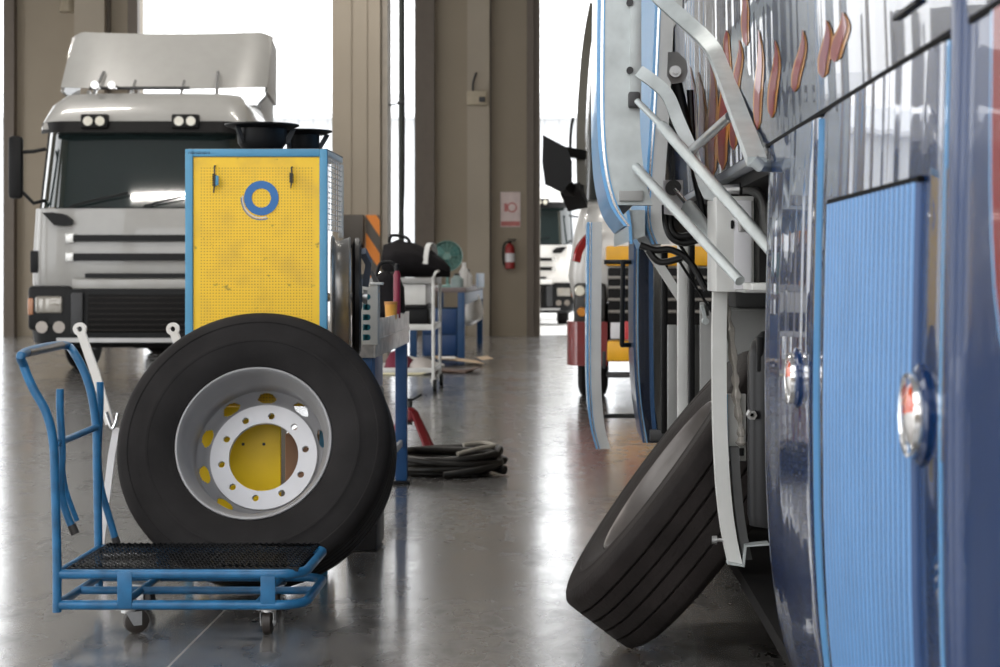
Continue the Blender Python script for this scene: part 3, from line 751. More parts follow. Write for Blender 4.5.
# ------------------------------------------------------------------ far blue bench
xb = -1.38
t = T('far_workbench', 'far blue workbench with cabinets by the back wall', 'workbench', (xb-.4, 28.4, 0))
t.part('worktop', MB().bb(xb-.8, xb, 25.5, 31.4, .95, 1.02, .01), mat('bench_top_grey', (128, 116, 116), .5))
for y in (25.5, 31.2):
    for x in (xb-.06, xb-.74): t.part('leg', MB().bb(x-.05, x+.05, y-.05, y+.05, 0, .95, .006), bblue)
t.part('rail', MB().bb(xb-.05, xb-.01, 25.55, 31.15, .78, .94, .005), bblue)
o = t.part('cabinet', MB().bb(xb-.62, xb-.12, 25.6, 26.6, .04, .72, .01), bblue)
t.part('door', MB().bb(xb-.60, xb-.14, 25.57, 25.6, .36, .70, .008).bb(xb-.60, xb-.14, 25.57, 25.6, .06, .34, .008), mat('bench_blue_dark', (22, 62, 112), .4), o)
t.part('end_panel', MB().bb(xb-.02, xb+.015, 29.0, 31.2, .98, 1.22, .006), mat('pale_blue_panel', (160, 178, 200), .5))
t.part('low_shelf', MB().bb(xb-.5, xb-.02, 27.5, 31.1, .42, .46, .006), paintw)
p = Vector((xc(474, 29.5), 29.5, .46))
t = T('white_sack', 'crumpled white sack on the low shelf of the far bench', 'sack', p)
rings = [[p+Vector((.13*w_*math.cos(a)*(1+.15*math.sin(4*a+z*9)), .3*w_*math.sin(a), z)) for a in [2*PI*i/20 for i in range(20)]] for z, w_ in ((0, .9), (.1, 1.1), (.3, .9), (.42, .5), (.47, .2))]
t.part('body', MB().loft(rings), cbw, ang=60)
Yn = 26.0; c = Vector((xc(447, Yn), Yn, CAMZ+(272-256)/(F/Yn)))
fg = mat('fan_green', (110, 150, 142), .4)
t = T('desk_fan', 'pale green desk fan standing on the far blue workbench', 'fan', (c.x, Yn, 1.02))
gm = MB()
for r in (.22, .17, .11, .06): gm.lathe([(r-.004, -.004-.06*(1-r/.22)), (r+.004, -.004-.06*(1-r/.22)), (r+.004, .004-.06*(1-r/.22)), (r-.004, .004-.06*(1-r/.22))], c, 'y', 32)
for i in range(16):
    a = 2*PI*i/16; gm.tube([c+Vector((.03*math.cos(a), -.058, .03*math.sin(a))), c+Vector((.22*math.cos(a), 0, .22*math.sin(a)))], .004, 5)
gm.lathe([(.215, .0), (.225, .0), (.225, .08), (.18, .12), (.06, .14), (.06, .135), (.175, .112), (.215, .076)], c, 'y', 32)
t.part('grille', gm, fg)
bl = MB()
for k_ in range(3):
    a0_ = 2*PI*k_/3+.5; P_b = []
    for r, da, y in ((.04, -.3, .03), (.12, -.5, .045), (.19, -.35, .045), (.2, .1, .02), (.19, .45, .0), (.1, .5, .005), (.04, .3, .02)):
        P_b.append(c+Vector((r*math.cos(a0_+da), y, r*math.sin(a0_+da))))
    n0 = len(P_b); bl.add(P_b+[q+Vector((0, .006, 0)) for q in P_b], [tuple(range(n0)), tuple(range(n0, 2*n0))[::-1]]+[(i, (i+1) % n0, n0+(i+1) % n0, n0+i) for i in range(n0)])
t.part('blades', bl, mat('fan_blade_teal', (84, 140, 136), .35))
t.part('hub', MB().cyl(c+Vector((0, -.065, 0)), c+Vector((0, .16, 0)), .045), fg)
t.part('stand', MB().cyl((c.x, Yn+.1, 1.03), (c.x, Yn+.1, c.z), .022).lathe([(.001, 1.02), (.15, 1.02), (.14, 1.045), (.03, 1.06), (.001, 1.06)], (c.x, Yn+.1, 0), 'z', 24, False), fg)
wb_ = mat('white_bottle', (226, 224, 222), .35)
for i, (px, Y, h_, r, lab) in enumerate(((464, 25.9, .36, .07, 'tall white bottle nearest the fan on the far bench'), (468, 27.2, .26, .06, 'short white bottle behind the tall one on the far bench'), (457, 25.7, .2, .09, 'squat clear tub beside the green fan'))):
    x = xc(px, Y)
    o = T('bottle', lab, 'bottle', (x, Y, 1.02), group=None)
    o.part('body', MB().lathe([(.001, 1.02), (r, 1.02), (r, 1.02+h_*.6), (r*.5, 1.02+h_*.8), (r*.4, 1.02+h_*.85), (.001, 1.02+h_*.85)], (x, Y, 0), 'z', 20, False), wb_ if i < 2 else mat('clear_tub', (150, 168, 168), .3))
    o.part('cap', MB().lathe([(.001, 1.02+h_*.85), (r*.45, 1.02+h_*.85), (r*.42, 1.02+h_), (.001, 1.02+h_)], (x, Y, 0), 'z', 16, False), dgrey if i else wb_)

# ------------------------------------------------------------------ truck facing us on the left
TS = 1.05
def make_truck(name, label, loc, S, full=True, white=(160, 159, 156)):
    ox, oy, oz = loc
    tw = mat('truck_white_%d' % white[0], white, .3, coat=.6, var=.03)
    t = T(name, label, 'truck', loc)
    def zm(z): return z if z < 1.62 else (1.62+(z-1.62)*1.26 if z < 1.87 else 1.935+(z-1.87)*1.11)
    def P(x, y, z): return (ox+x*S, oy+y*S, oz+zm(z)*S)
    def bx(m, x0, x1, y0, y1, z0, z1, bev=.01): return m.bb(ox+x0*S, ox+x1*S, oy+y0*S, oy+y1*S, oz+zm(z0)*S, oz+zm(z1)*S, bev*S)
    hw = 1.22
    # cab outline (plan) lofted upward; y=0 is the front face
    def plan(w, yf, yr, rc=.22, bow=.07):
        out = []
        for i in range(9):
            u = -1+2*i/8; out.append((u*(w-rc), yf-bow*(1-u*u)*.6))
        for i in range(1, 6):
            a = PI/2*i/5; out.append((w-rc+rc*math.sin(a), yf+rc*(1-math.cos(a))))
        out += [(w, (yf+yr)/2), (w, yr), (-w, yr), (-w, (yf+yr)/2)]
        for i in range(4, -1, -1):
            a = PI/2*i/5
            if i: out.append((-(w-rc+rc*math.sin(a)), yf+rc*(1-math.cos(a))))
        return out
    yr = 1.75
    lev = [(.98, 1.29, .06, .25), (1.05, 1.31, .03, .25), (1.4, 1.30, .03, .24), (1.86, 1.27, .08, .2)]
    body = MB().loft([[P(x, y, z) for x, y in plan(w, yf, yr, rc)] for z, w, yf, rc in lev])
    t.part('cab_front', body, tw)
    lev2 = [(1.86, 1.27, .08, .2), (2.1, 1.26, .13, .2), (2.72, 1.22, .27, .2)]
    # pillars, rear wall
    pl = MB()
    for sx_ in (-1, 1):
        pl.loft([[P(sx_*(w-.0), yf+.32, z), P(sx_*(w-.06), yf+.32, z), P(sx_*(w-.06), yf+.42, z), P(sx_*w, yf+.42, z)] for z, w, yf, rc in lev2])
        pl.loft([[P(sx_*w, 1.1, z), P(sx_*(w-.06), 1.1, z), P(sx_*(w-.06), yr, z), P(sx_*w, yr, z)] for z, w, yf, rc in lev2])
    bx(pl, -1.12, 1.12, yr-.06, yr, 1.86, 2.75)
    t.part('pillars', pl, mat('pillar_dark', (40, 42, 44), .35))
    # windscreen: curved tinted glass
    def ws(u, v):
        k_ = v; w = 1.265+(1.215-1.265)*k_; yf = .08+(.27-.08)*k_; z = 1.87+(2.71-1.87)*k_
        a = abs(u); x = u*w
        y = yf-.042+.32*max(0, (a-.72)/.28)**2+.042*a*a
        return P(x, y, z)
    us = [-1+2*i/40 for i in range(41)]
    gl = mat('tinted_glass', (34, 44, 44), .04, spec=.8, coat=.5)
    t.part('windscreen', MB().shell(ws, us, [i/8 for i in range(9)], (0, .012*S, 0)), gl)
    for sx_ in (-1, 1):
        t.part('side_window', MB().add_quad([P(sx_*1.27, .52, 1.9), P(sx_*1.27, 1.08, 1.9), P(sx_*1.225, 1.08, 2.68), P(sx_*1.225, .66, 2.68)], (-sx_*.012*S, 0, 0)), gl)
    t.part('dashboard', bx(MB(), -1.08, 1.08, .30, .62, 1.62, 1.98, .06), mat('dash', (30, 32, 33), .6))
    # roof with visor lip
    lev3 = [(2.70, 1.235, .16, .2), (2.80, 1.22, .20, .24), (2.98, 1.15, .34, .26), (3.10, 1.06, .55, .28), (3.13, .95, .75, .3)]
    t.part('roof', MB().loft([[P(x, y, z) for x, y in plan(w, yf, yr, rc)] for z, w, yf, rc in lev3]), tw)
    t.part('visor', MB().shell(lambda u, v: P(u*(1.225), .16-.07+.26*max(0, (abs(u)-.7)/.3)**2-.05*(1-v), 2.66+.12*v), us, [0, .5, 1], (0, .02*S, 0)), black)
    for x in (-.53, .53):
        l_ = t.part('roof_lamp', bx(MB(), x-.16, x+.16, .02, .12, 2.70, 2.85, .02), black)
        t.part('lens', MB().cyl(P(x-.07, .025, 2.775), P(x-.07, .008, 2.775), .055*S, n=20).cyl(P(x+.07, .025, 2.775), P(x+.07, .008, 2.775), .055*S, n=20), mat('lamp_lens', (226, 222, 206), .15, coat=.5), l_)
    # wipers
    for x in (-.55, .3):
        t.part('wiper', MB().tube([P(x-.25, .0, 1.88), P(x+.05, -.01, 1.95), P(x+.42, .0, 2.02)], .012*S, 6), black)
    # fascia
    dk = mat('truck_dark_trim', (16, 17, 19), .45, spec=.25)
    if full:
        for z, h_, x0_, x1_ in ((1.575, .075, -.76, .76), (1.355, .085, -.76, .76), (1.14, .05, -.62, .62)):
            s_ = t.part('grille_slot', MB().shell(lambda u, v: P(x0_+(x1_-x0_)*u, -.035-.035*(1-(2*u-1)**2)+(1.4-z)*.0, z-h_/2+h_*v), [i/12 for i in range(13)], [0, 1], (0, .03*S, 0)), dk)
            if z > 1.2:
                for sx_ in (-1, 1): t.part('slot_end', bx(MB(), sx_*.80-.05, sx_*.80+.05, -.028, .0, z-.055, z+.055, .01), mat('slot_silver', (222, 222, 220), .25, .5), s_)
        for sx_ in (-1, 1):
            t.part('air_inlet', MB().prism([(ox+sx_*a_*S, oz+b_*S) for a_, b_ in ((1.12, 1.87), (1.0, 1.875), (.86, 1.85), (.78, 1.79), (.77, 1.735), (.84, 1.72), (.98, 1.725))], 'y', oy-.03*S, oy+.06*S), dk)
            t.part('corner_vent', bx(MB(), sx_*1.24-.05, sx_*1.24+.05, .06, .2, 1.17, 1.43, .02), dk)
            hd = t.part('headlamp_housing', bx(MB(), min(sx_*.78, sx_*1.295), max(sx_*.78, sx_*1.295), -.03, .3, .5, 1.02, .05), dk)
            t.part('headlamp', MB().box(P(sx_*1.04, -.035, .80), (.32*S, .06*S, .20*S), .03*S), mat('headlamp_glass', (150, 146, 138), .12, .2, coat=.8), hd)
            t.part('indicator', MB().box(P(sx_*1.255, .0, .78), (.07*S, .08*S, .2*S), .02*S), mat('indicator_amber', (176, 120, 84), .2, coat=.6), hd)
            for x in (.92, 1.12): t.part('fog_lamp', MB().cyl(P(sx_*x, -.0, .54), P(sx_*x, -.045, .54), .07*S, n=20), mat('fog_glass', (128, 120, 112), .15, .3, coat=.5), hd)
        bm_ = MB().loft([[P(x, y, z) for x, y in plan(w, yf, .5, rc)] for z, w, yf, rc in ((.30, 1.20, .1, .2), (.36, 1.28, .0, .22), (.60, 1.31, -.03, .24), (.98, 1.30, -.01, .24))])
        bu = t.part('bumper', bm_, dk)
        t.part('bumper_grille', bx(MB(), -.58, .58, -.085, -.05, .48, .92, .015), mat('mesh_black', (14, 13, 13), .5, spec=.15), bu)
        gs = MB()
        for i in range(7): bx(gs, -.56, .56, -.095, -.08, .5+i*.062, .515+i*.062, .003)
        t.part('grille_bars', gs, mat('bar_dark', (34, 30, 28), .4, spec=.2), bu)
        t.part('silver_lip', MB().shell(lambda u, v: P(-.95+1.9*u, -.045-.05*(1-(2*u-1)**2), .365+.05*v), [i/16 for i in range(17)], [0, .5, 1], (0, .04*S, 0)), mat('lip_silver', (170, 170, 170), .35, .4), bu)
        for x in (-.7, .7): t.part('step_panel', bx(MB(), x-.07, x+.07, -.10, -.04, .46, .94, .02), mat('dark_grey_trim', (50, 51, 54), .45), bu)
        t.part('plate_band', bx(MB(), -.76, .76, -.075, -.04, .985, 1.10, .015), tw)
    # mirrors
    for sx_ in (-1, 1):
        mi = t.part('mirror', MB().box(P(sx_*1.5, .22, 2.30), (.17*S, .12*S, .74*S), .05*S), black)
        t.part('mirror_arm', MB().tube([P(sx_*1.17, .3, 2.5), P(sx_*1.3, .25, 2.47), P(sx_*1.45, .22, 2.46)], .022*S), black, mi)
        t.part('mirror_arm', MB().tube([P(sx_*1.19, .3, 1.95), P(sx_*1.3, .25, 1.92), P(sx_*1.45, .22, 2.06)], .022*S), black, mi)
    # underparts
    un = MB(); bx(un, -.42, .42, .3, 8.0, .55, .95, .02); bx(un, -.35, .35, .9, 1.3, .25, .6, .08)
    t.part('chassis', un, mat('chassis_black', (20, 19, 19), .6, spec=.15))
    for sx_ in (-1, 1):
        for y in (1.42, 5.6):
            w_ = t.part('wheel', MB().lathe([(r*S/1.0, ox+sx_*1.02*S+a*S) for r, a in [(.28, -.12), (.3, -.14), (.42, -.15), (.5, -.13), (.52, -.11), (.52, .11), (.5, .13), (.42, .15), (.3, .14), (.28, .12)]], (0, oy+y*S, oz+.52*S), 'x', 36), rubber)
            t.part('hub', MB().lathe([(.02*S, ox+sx_*1.08*S), (.28*S, ox+sx_*1.08*S), (.29*S, ox+sx_*1.12*S), (.29*S, ox+sx_*.94*S), (.02*S, ox+sx_*.94*S)], (0, oy+y*S, oz+.52*S), 'x', 24), greyp, w_)
    t.part('step_skirt', bx(bx(MB(), 1.1, 1.27, .5, 1.0, .35, 1.0, .03), -1.27, -1.1, .5, 1.0, .35, 1.0, .03), tw)
    return t, P, bx, tw
def add_quad(s, pts, off):
    off = Vector(off); P_ = [Vector(p) for p in pts]; n = len(P_)
    s.add(P_+[p+off for p in P_], [tuple(range(n)), tuple(range(n, 2*n))[::-1]]+[(i, (i+1) % n, n+(i+1) % n, n+i) for i in range(n)]); return s
MB.add_quad = add_quad
YT = 22.0
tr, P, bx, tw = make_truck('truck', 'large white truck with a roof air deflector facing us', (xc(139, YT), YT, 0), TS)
# tall air deflector on the roof
def dfl(u, v):
    a = 2*u-1
    return P(a*(1.28-.02*v), 1.0+.6*v+.32*abs(a)**5*(1-.2*v), 3.2+.68*v-.10*max(0, abs(a)-.9)*10*max(0, v-.85)/.15*.5+.05*abs(a)**3)
df = tr.part('air_deflector', MB().shell(dfl, [i/48 for i in range(49)], [i/10 for i in range(11)], (0, .05*TS, .0)), tw)
for sx_ in (-1, 1):
    def sd(u, v): return P(sx_*(1.28-.02*v), 1.32+.45*v+u*(.7-.3*v), 3.2+.66*v-.1*u)
    tr.part('deflector_side', MB().shell(sd, [i/6 for i in range(7)], [i/6 for i in range(7)], (-sx_*.04*TS, 0, 0)), tw, df)
    tr.part('side_fairing', MB().add_quad([P(sx_*1.19, 1.78, 1.2), P(sx_*1.22, 2.25, 1.2), P(sx_*1.2, 2.25, 3.3), P(sx_*1.12, 1.78, 3.1)], (-sx_*.05, 0, 0)), tw)
    tr.part('deflector_strut', MB().tube([P(sx_*.75, .8, 3.10), P(sx_*.7, 1.15, 3.4)], .025), chrome, df)
    tr.part('deflector_strut', MB().tube([P(sx_*.3, .85, 3.11), P(sx_*.3, 1.1, 3.3)], .02), chrome, df)
tr.part('horn_bar', MB().tube([P(-.75, .66, 3.18), P(.45, .66, 3.18)], .022), dgrey)
for x in (-.62, -.42): tr.part('horn', MB().cyl(P(x, .4, 3.19), P(x, .75, 3.19), .05, .02, n=14), chrome)
# interior seen through nothing but edges: steering wheel behind the glass stays dark
# white truck parked outside, seen through the right opening
YO = 42.0; s_ = F/YO
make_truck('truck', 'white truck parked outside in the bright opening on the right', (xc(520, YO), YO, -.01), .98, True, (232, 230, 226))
# ------------------------------------------------------------------ truck in the aisle behind the bus doors
Y2 = 17.4
def Q(px, py, dy=0.): return W(px, py, Y2)+Vector((0, dy, 0))
t = T('truck', 'silver nosed truck with yellow bumper seen between the open bus doors', 'truck', (1.3, Y2, 0))
silv = mat('silver_white_paint', (196, 194, 190), .3, .1, coat=.6, var=.03)
def pxbox(m, x0, y0, x1, y1, dy0, dy1, bev=.01):
    a, b_ = W(x0, y1, Y2), W(x1, y0, Y2); return m.bb(a.x, b_.x, Y2+dy0, Y2+dy1, a.z, b_.z, bev)
xl = Q(574, 0).x
def sect(z, x_off, yf, rc):
    o = [(xl+x_off+rc*(1-math.cos(a)), Y2+yf+rc*(1-math.sin(a))) for a in [PI/2*i/6 for i in range(7)]]
    return [Vector((x, y, z)) for x, y in o]+[Vector((2.5, Y2+yf, z)), Vector((2.5, Y2+1.9, z)), Vector((xl+x_off, Y2+1.9, z))]
t.part('cab', MB().loft([sect(.95, .0, .15, .3), sect(1.2, -.05, .05, .3), sect(1.6, .0, .08, .3), sect(1.85, .06, .18, .3), sect(1.95, .1, .3, .3)]), silv)
t.part('cab_upper', MB().loft([sect(1.95, .10, .3, .2), sect(2.6, .13, .45, .2), sect(3.6, .2, .55, .25), sect(3.8, .35, .8, .3)]), mat('cab_dark_glass', (64, 68, 68), .08, coat=.6))
t.part('front_pillar', MB().bar(cr([Vector((xl+.08, Y2+.28, 1.9)), Vector((xl+.07, Y2+.34, 2.6)), Vector((xl+.12, Y2+.42, 3.4)), Vector((xl+.2, Y2+.5, 3.9))], 4), .09, .09, up=(0, 1, 0)), mat('olive_dark', (74, 70, 60), .35, .2))
o = t.part('mirror', MB().loft([[Q(553+dx_*14, 168, -.25+yy)+Vector((0, 0, zz*(.30-.05*dx_))) for dx_, zz in ((-.7, .9), (1, .72), (1.35, .2), (1.35, -.55), (.6, -.9), (-.55, -.5), (-.75, .1))] for yy in (0, .02, .14, .16)]), black)
t.part('mirror_arm', MB().bar([Q(562, 152, -.12), Q(584, 153, .3)], .09, .06), black, o)
t.part('mirror_arm', MB().bar([Q(563, 184, -.12), Q(570, 190, .0), Q(582, 190, .3)], .12, .08).bar([Q(570, 188, .0), Q(578, 205, .2)], .2, .1, up=(1, 0, 0)), black, o)
t.part('antenna', MB().tube(cr([Q(570, 153, .0), Q(571, 130, .0), Q(573, 118, .02)], 4), .014), black, o)
t.part('red_stripe', MB().bar(cr([Q(576, 262, -.07), Q(580, 248, -.05), Q(590, 236, -.0), Q(600, 233, .02)], 5), .07, .05, up=(0, 0, 1)), mat('lamp_red', (150, 28, 30), .2, coat=.6))
hb = pxbox(MB(), 574, 283, 606, 330, .0, .4, .04)
hd = t.part('lamp_housing', hb, mat('housing_black', (30, 27, 24), .35))
for px, py, r, m in ((580, 291, .055, mat('lamp_lens', (226, 222, 206), .15, coat=.5)), (591, 300, .06, mat('amber_lamp', (196, 130, 50), .2, coat=.6)), (582, 312, .05, mat('amber_lamp', (196, 130, 50), .2, coat=.6)), (594, 322, .05, mat('lamp_lens', (226, 222, 206), .15))):
    c = Q(px, py, .0); t.part('lamp', MB().cyl(c, c+Vector((0, -.05, 0)), r, r*.8, n=20), m, hd)
t.part('corner_bumper', MB().loft([[W(567+d_, 365, Y2)+Vector((0, y_, z_)) for d_, y_ in ((0, .1), (3, -.05), (10, -.15), (40, -.15), (40, .3), (0, .4))] for z_ in (0, .1, .42)]), mat('maroon_paint', (116, 38, 38), .3, coat=.5))
yb = mat('bumper_yellow', (226, 166, 26), .4)
t.part('bumper', pxbox(MB(), 606, 340, 720, 361, -.16, .1, .03), yb)
t.part('upper_band', pxbox(MB(), 606, 246, 720, 266, -.02, .12, .02), yb)
pl = t.part('number_plate', pxbox(MB(), 624, 321, 644, 339, -.19, -.17, .005), mat('plate_red', (190, 58, 60), .4))
t.part('plate_white', pxbox(MB(), 610, 322, 624, 338, -.19, -.17, .005), hubwhite, pl)
t.part('grille', pxbox(MB(), 608, 268, 720, 338, -.02, .06, .01), mat('grille_black', (18, 17, 17), .5, spec=.15))
gr_ = MB()
for py in (276, 286, 298, 310): pxbox(gr_, 608, py, 720, py+3, -.05, -.02, .004)
t.part('grille_bars', gr_, mat('grille_grey', (120, 116, 110), .4, .3))
for x in (.30, 2.15):
    w_ = t.part('wheel', MB().lathe([(r, x+a) for r, a in [(.28, -.12), (.3, -.14), (.42, -.15), (.49, -.13), (.51, -.11), (.51, .11), (.49, .13), (.42, .15), (.3, .14), (.28, .12)]], (0, Y2+.7, .51), 'x', 36), rubber)
    t.part('hub', MB().lathe([(.02, x-.08), (.28, x-.08), (.29, x-.12), (.29, x+.06), (.02, x+.06)], (0, Y2+.7, .51), 'x', 24), greyp, w_)
t.part('chassis', MB().bb(.7, 1.9, Y2+.2, Y2+7, .5, .9, .02).bb(.45, 2.0, Y2+.64, Y2+.76, .42, .58, .02), mat('chassis_black', (26, 25, 25), .6))
t.part('step', MB().bb(.42, 1.5, Y2-.05, Y2+.3, .22, .26, .01).bb(.9, .96, Y2+.0, Y2+.1, .24, .55, .01), dgrey)

# ------------------------------------------------------------------ the blue bus
XBUS = .45
bus = T('bus', 'dark blue bus with open luggage doors and a ribbed light blue panel', 'bus', (1.7, 5.5, 0))
navy = mat('navy_gloss', (9, 42, 84), .25, .05, spec=.12, coat=.75, var=.05, coatrough=.01, bump=.2, bscale=1.6, bstretch=(1, 7, .5), bdet=.5)
navy2 = mat('navy_gloss_upper', (10, 30, 62), .25, .05, spec=.12, coat=.55, var=.05, coatrough=.01, bump=.24, bscale=1.8, bstretch=(1, 6, .4), bdet=.5)
lb = mat('light_blue_paint', (112, 172, 222), .35, coat=.4, var=.03)
ribm = mat('ribbed_blue', (90, 140, 192), .4, .15, coat=.2, var=.06, vscale=5)
prof = [(1.52, .455), (1.3, .449), (1.05, .444), (.8, .446), (.62, .455), (.48, .472), (.36, .502), (.29, .535)]
def xz(z):
    if z >= prof[0][0]: return prof[0][1]
    for (z1_, x1_), (z0_, x0_) in zip(prof, prof[1:]):
        if z >= z0_:
            u = (z-z0_)/(z1_-z0_); return x0_+(x1_-x0_)*u
    return prof[-1][1]
def xzs(z): return sum(xz(z+d) for d in (-.06, -.03, 0, .03, .06))/5
def ys(a, b_, n): return [a+(b_-a)*i/n for i in range(n+1)]
Yof = lambda px, x=XBUS: F*x/(px-563)
ZB = 1.523
zs = ys(.29, ZB-.008, 40)
def panel(name, ya, yb_, m, x_off=0., z0=.29, z1=ZB-.008, bulge=.004, parent=None, label=None, th=.03):
    ym = (ya+yb_)/2; hw = abs(ya-yb_)/2
    f = lambda y, z: (xzs(z)+x_off-bulge*(1-((y-ym)/hw)**2)+.006*max(0, abs(y-ym)/hw-.93)/.07, y, z)
    n = max(8, int(abs(ya-yb_)*14))
    e = .015/ (2*hw)
    yl = [ya, ya+(yb_-ya)*.02, ya+(yb_-ya)*.05]+ys(ya+(yb_-ya)*.1, ya+(yb_-ya)*.9, n)+[ya+(yb_-ya)*.95, ya+(yb_-ya)*.98, yb_]
    return bus.part(name, MB().shell(f, yl, ys(z0, z1, 40), (th, 0, 0)), m, parent, label=label)
YPB = 4.0; YG = Yof(818); YE = Yof(947.5)
pB = panel('luggage_door', YPB, YG+.006, navy)
pA = panel('luggage_door', YG-.004, YE+.006, navy)
# light blue edge strips
def strip(y, w_, m, name, z0=.29, z1=ZB-.01, dx_=-.004):
    bus.part(name, MB().shell(lambda yy, z: (xzs(z)+dx_, yy, z), [y-w_/2, y+w_/2], ys(z0, z1, 30), (.02, 0, 0)), m)
strip(YG+.001, .003, lb, 'edge_trim', .29, ZB-.012, -.003)
strip(YE, .011, lb, 'edge_trim', .29, ZB-.012, -.004)
# ribbed insert
ya, yb_ = Yof(826.5, .439), Yof(923, .448)
nr = 21; yl = []; ridge = []
for i in range(nr):
    for k_ in range(6): yl.append(ya+(yb_-ya)*(i+k_/6)/nr)
yl.append(yb_)
def fr_(y, z):
    u = (y-ya)/(yb_-ya)*nr; c = abs(math.sin(PI*u))**.55
    return (xzs(z)-.002-.012*c, y, z)
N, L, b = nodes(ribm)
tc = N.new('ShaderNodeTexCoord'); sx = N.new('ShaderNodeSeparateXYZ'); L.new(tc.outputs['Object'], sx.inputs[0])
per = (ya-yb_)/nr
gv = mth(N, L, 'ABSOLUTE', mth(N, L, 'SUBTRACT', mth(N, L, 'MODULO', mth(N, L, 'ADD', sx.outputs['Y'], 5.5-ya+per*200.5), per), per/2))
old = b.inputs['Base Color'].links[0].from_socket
L.new(mixc(N, L, mth(N, L, 'LESS_THAN', gv, per*.2), old, lin((28, 62, 108))), b.inputs['Base Color'])  # shade of the grooves painted into the colour as darker blue
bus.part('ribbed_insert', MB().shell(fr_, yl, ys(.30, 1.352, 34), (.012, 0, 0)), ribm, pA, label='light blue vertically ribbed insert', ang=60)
bus.part('insert_frame', MB().bb(.4405, .452, yb_-.004, ya+.004, 1.352, 1.36).bb(.439, .45, ya, ya+.012, .9, 1.355), mat('seal_black', (16, 16, 18), .85, spec=.1), pA)
# marker lamps
def lamp(px, py, r, xo, nm):
    x = xo; Y = F*x/(px-563); z = CAMZ+(272-py)/(F/Y)
    o = bus.part('marker_lamp', MB().lathe([(r*1.0, x+.004), (r*1.04, x-.010), (r*1.0, x-.016), (r*.93, x-.014), (r*.9, x+.0)], (0, Y, z), 'x', 40), chrome)
    def dome(a0, a1, rr, d): return MB().lathe([(.0005, x-d), (rr*.4, x-d*.94), (rr*.7, x-d*.72), (rr*.9, x-d*.4), (rr, x-.004), (rr, x), (.0005, x)], (0, Y, z), 'x', 30, True, a0, a1)
    bus.part('clear_lens', dome(PI*.94, PI*2.06, r*.9, .020), mat('clear_lens', (204, 200, 196), .08, .3, coat=1.), o, label='clear lower lens')
    bus.part('amber_lens', dome(PI*.06, PI*.94, r*.9, .020), mat('amber_lens', (206, 76, 34), .12, coat=1.), o, label='amber upper lens')
    bus.part('seat', MB().lathe([(r*1.25, x+.012), (r*1.22, x-.002), (r*1.05, x-.006), (r*1.0, x+.012)], (0, Y, z), 'x', 40), navy, o)
lamp(919, 415, .052, .440, 0); lamp(796, 378, .047, .440, 0)
# front body piece: rounded post and following side
fp = lambda y, z: (xzs(z)+.0-.010*math.sin(PI*min(1, max(0, (YE-.006-y)/.10)))+.03*max(0, 1.86-y)**2, y, z)
bus.part('front_side', MB().shell(fp, ys(YE-.008, YE-.11, 14)+ys(YE-.15, 1.0, 10), ys(.29, 1.9, 24), (.04, 0, 0)), mat('navy_satin', (9, 46, 92), .3, .0, spec=.15, coat=.3, coatrough=.02, var=.05, bump=.15, bscale=1.6, bstretch=(1, 7, .5), bdet=.5))
bus.part('tan_strip', MB().shell(lambda y, z: (fp(y, z)[0]-.0015, y, z), [YE-.010, YE-.022], ys(1.02, 1.36, 4), (.003, 0, 0)), mat('tan_vinyl', (158, 124, 84), .5))
# red flame swoosh with light blue outline
pts = [(989, -40), (989, 60), (990, 130), (991.5, 190), (994, 240), (998, 290), (1004, 335), (1014, 370)]
A, B_, Cc = [], [], []
for px, py in pts:
    Y = XBUS*F/(px-563); z = CAMZ+(272-py)/(F/Y); 
    A.append((Y, z)); B_.append((Y-.008, z+.002)); Cc.append((1.55, z))
def decal(name, P1, P2, m, dx_=-.002):
    n = len(P1); vs = [(fp(y, z)[0]+dx_, y, z) for y, z in P1]+[(fp(y, z)[0]+dx_, y, z) for y, z in P2]
    b_ = MB(); b_.add(vs+[(x+.003, y, z) for x, y, z in vs], [q for i in range(n-1) for q in ((i, i+1, n+i+1, n+i), (2*n+i, 3*n+i, 3*n+i+1, 2*n+i+1))])
    return bus.part(name, b_, m)
decal('swoosh_outline', A, B_, lb); 
mid = [B_]+[[(b[0]+(c[0]-b[0])*k_/6, b[1]) for b, c in zip(B_, Cc)] for k_ in range(1, 7)]
fred = mat('flame_red', (122, 14, 18), .4, spec=.2, coat=.25, coatrough=.02)
for a, c in zip(mid, mid[1:]): pass
vs = [(fp(y, z)[0]-.002, y, z) for r in mid for y, z in r]; n_k = len(B_)
b_ = MB(); b_.add(vs, [(i*n_k+j, i*n_k+j+1, (i+1)*n_k+j+1, (i+1)*n_k+j) for i in range(6) for j in range(n_k-1)])
bus.part('red_swoosh', b_, fred)
# beltline gap and upper side
bus.part('belt_seal', MB().bb(.452, .48, 1.0, YPB+.0, ZB-.007, ZB+.001), mat('seal_black', (16, 16, 18), .85, spec=.1))
YEND = 11.2
fu = lambda y, z: (.452-.014*math.sin(PI*min(1, (z-ZB)/1.2))+.0, y, z)
bus.part('upper_side', MB().shell(fu, ys(1.0, YEND, 60), ys(ZB+.001, 2.75, 24), (.035, 0, 0)), navy2)
bus.part('lower_lip', MB().bb(.455, .62, YPB, YEND, ZB-.02, ZB+.006, .004), mat('lip_grey', (120, 124, 132), .3, .5))
bus.part('trim_rail', MB().bb(.443, .45, Yof(921), Yof(897), 1.578, 1.584, .001), black)
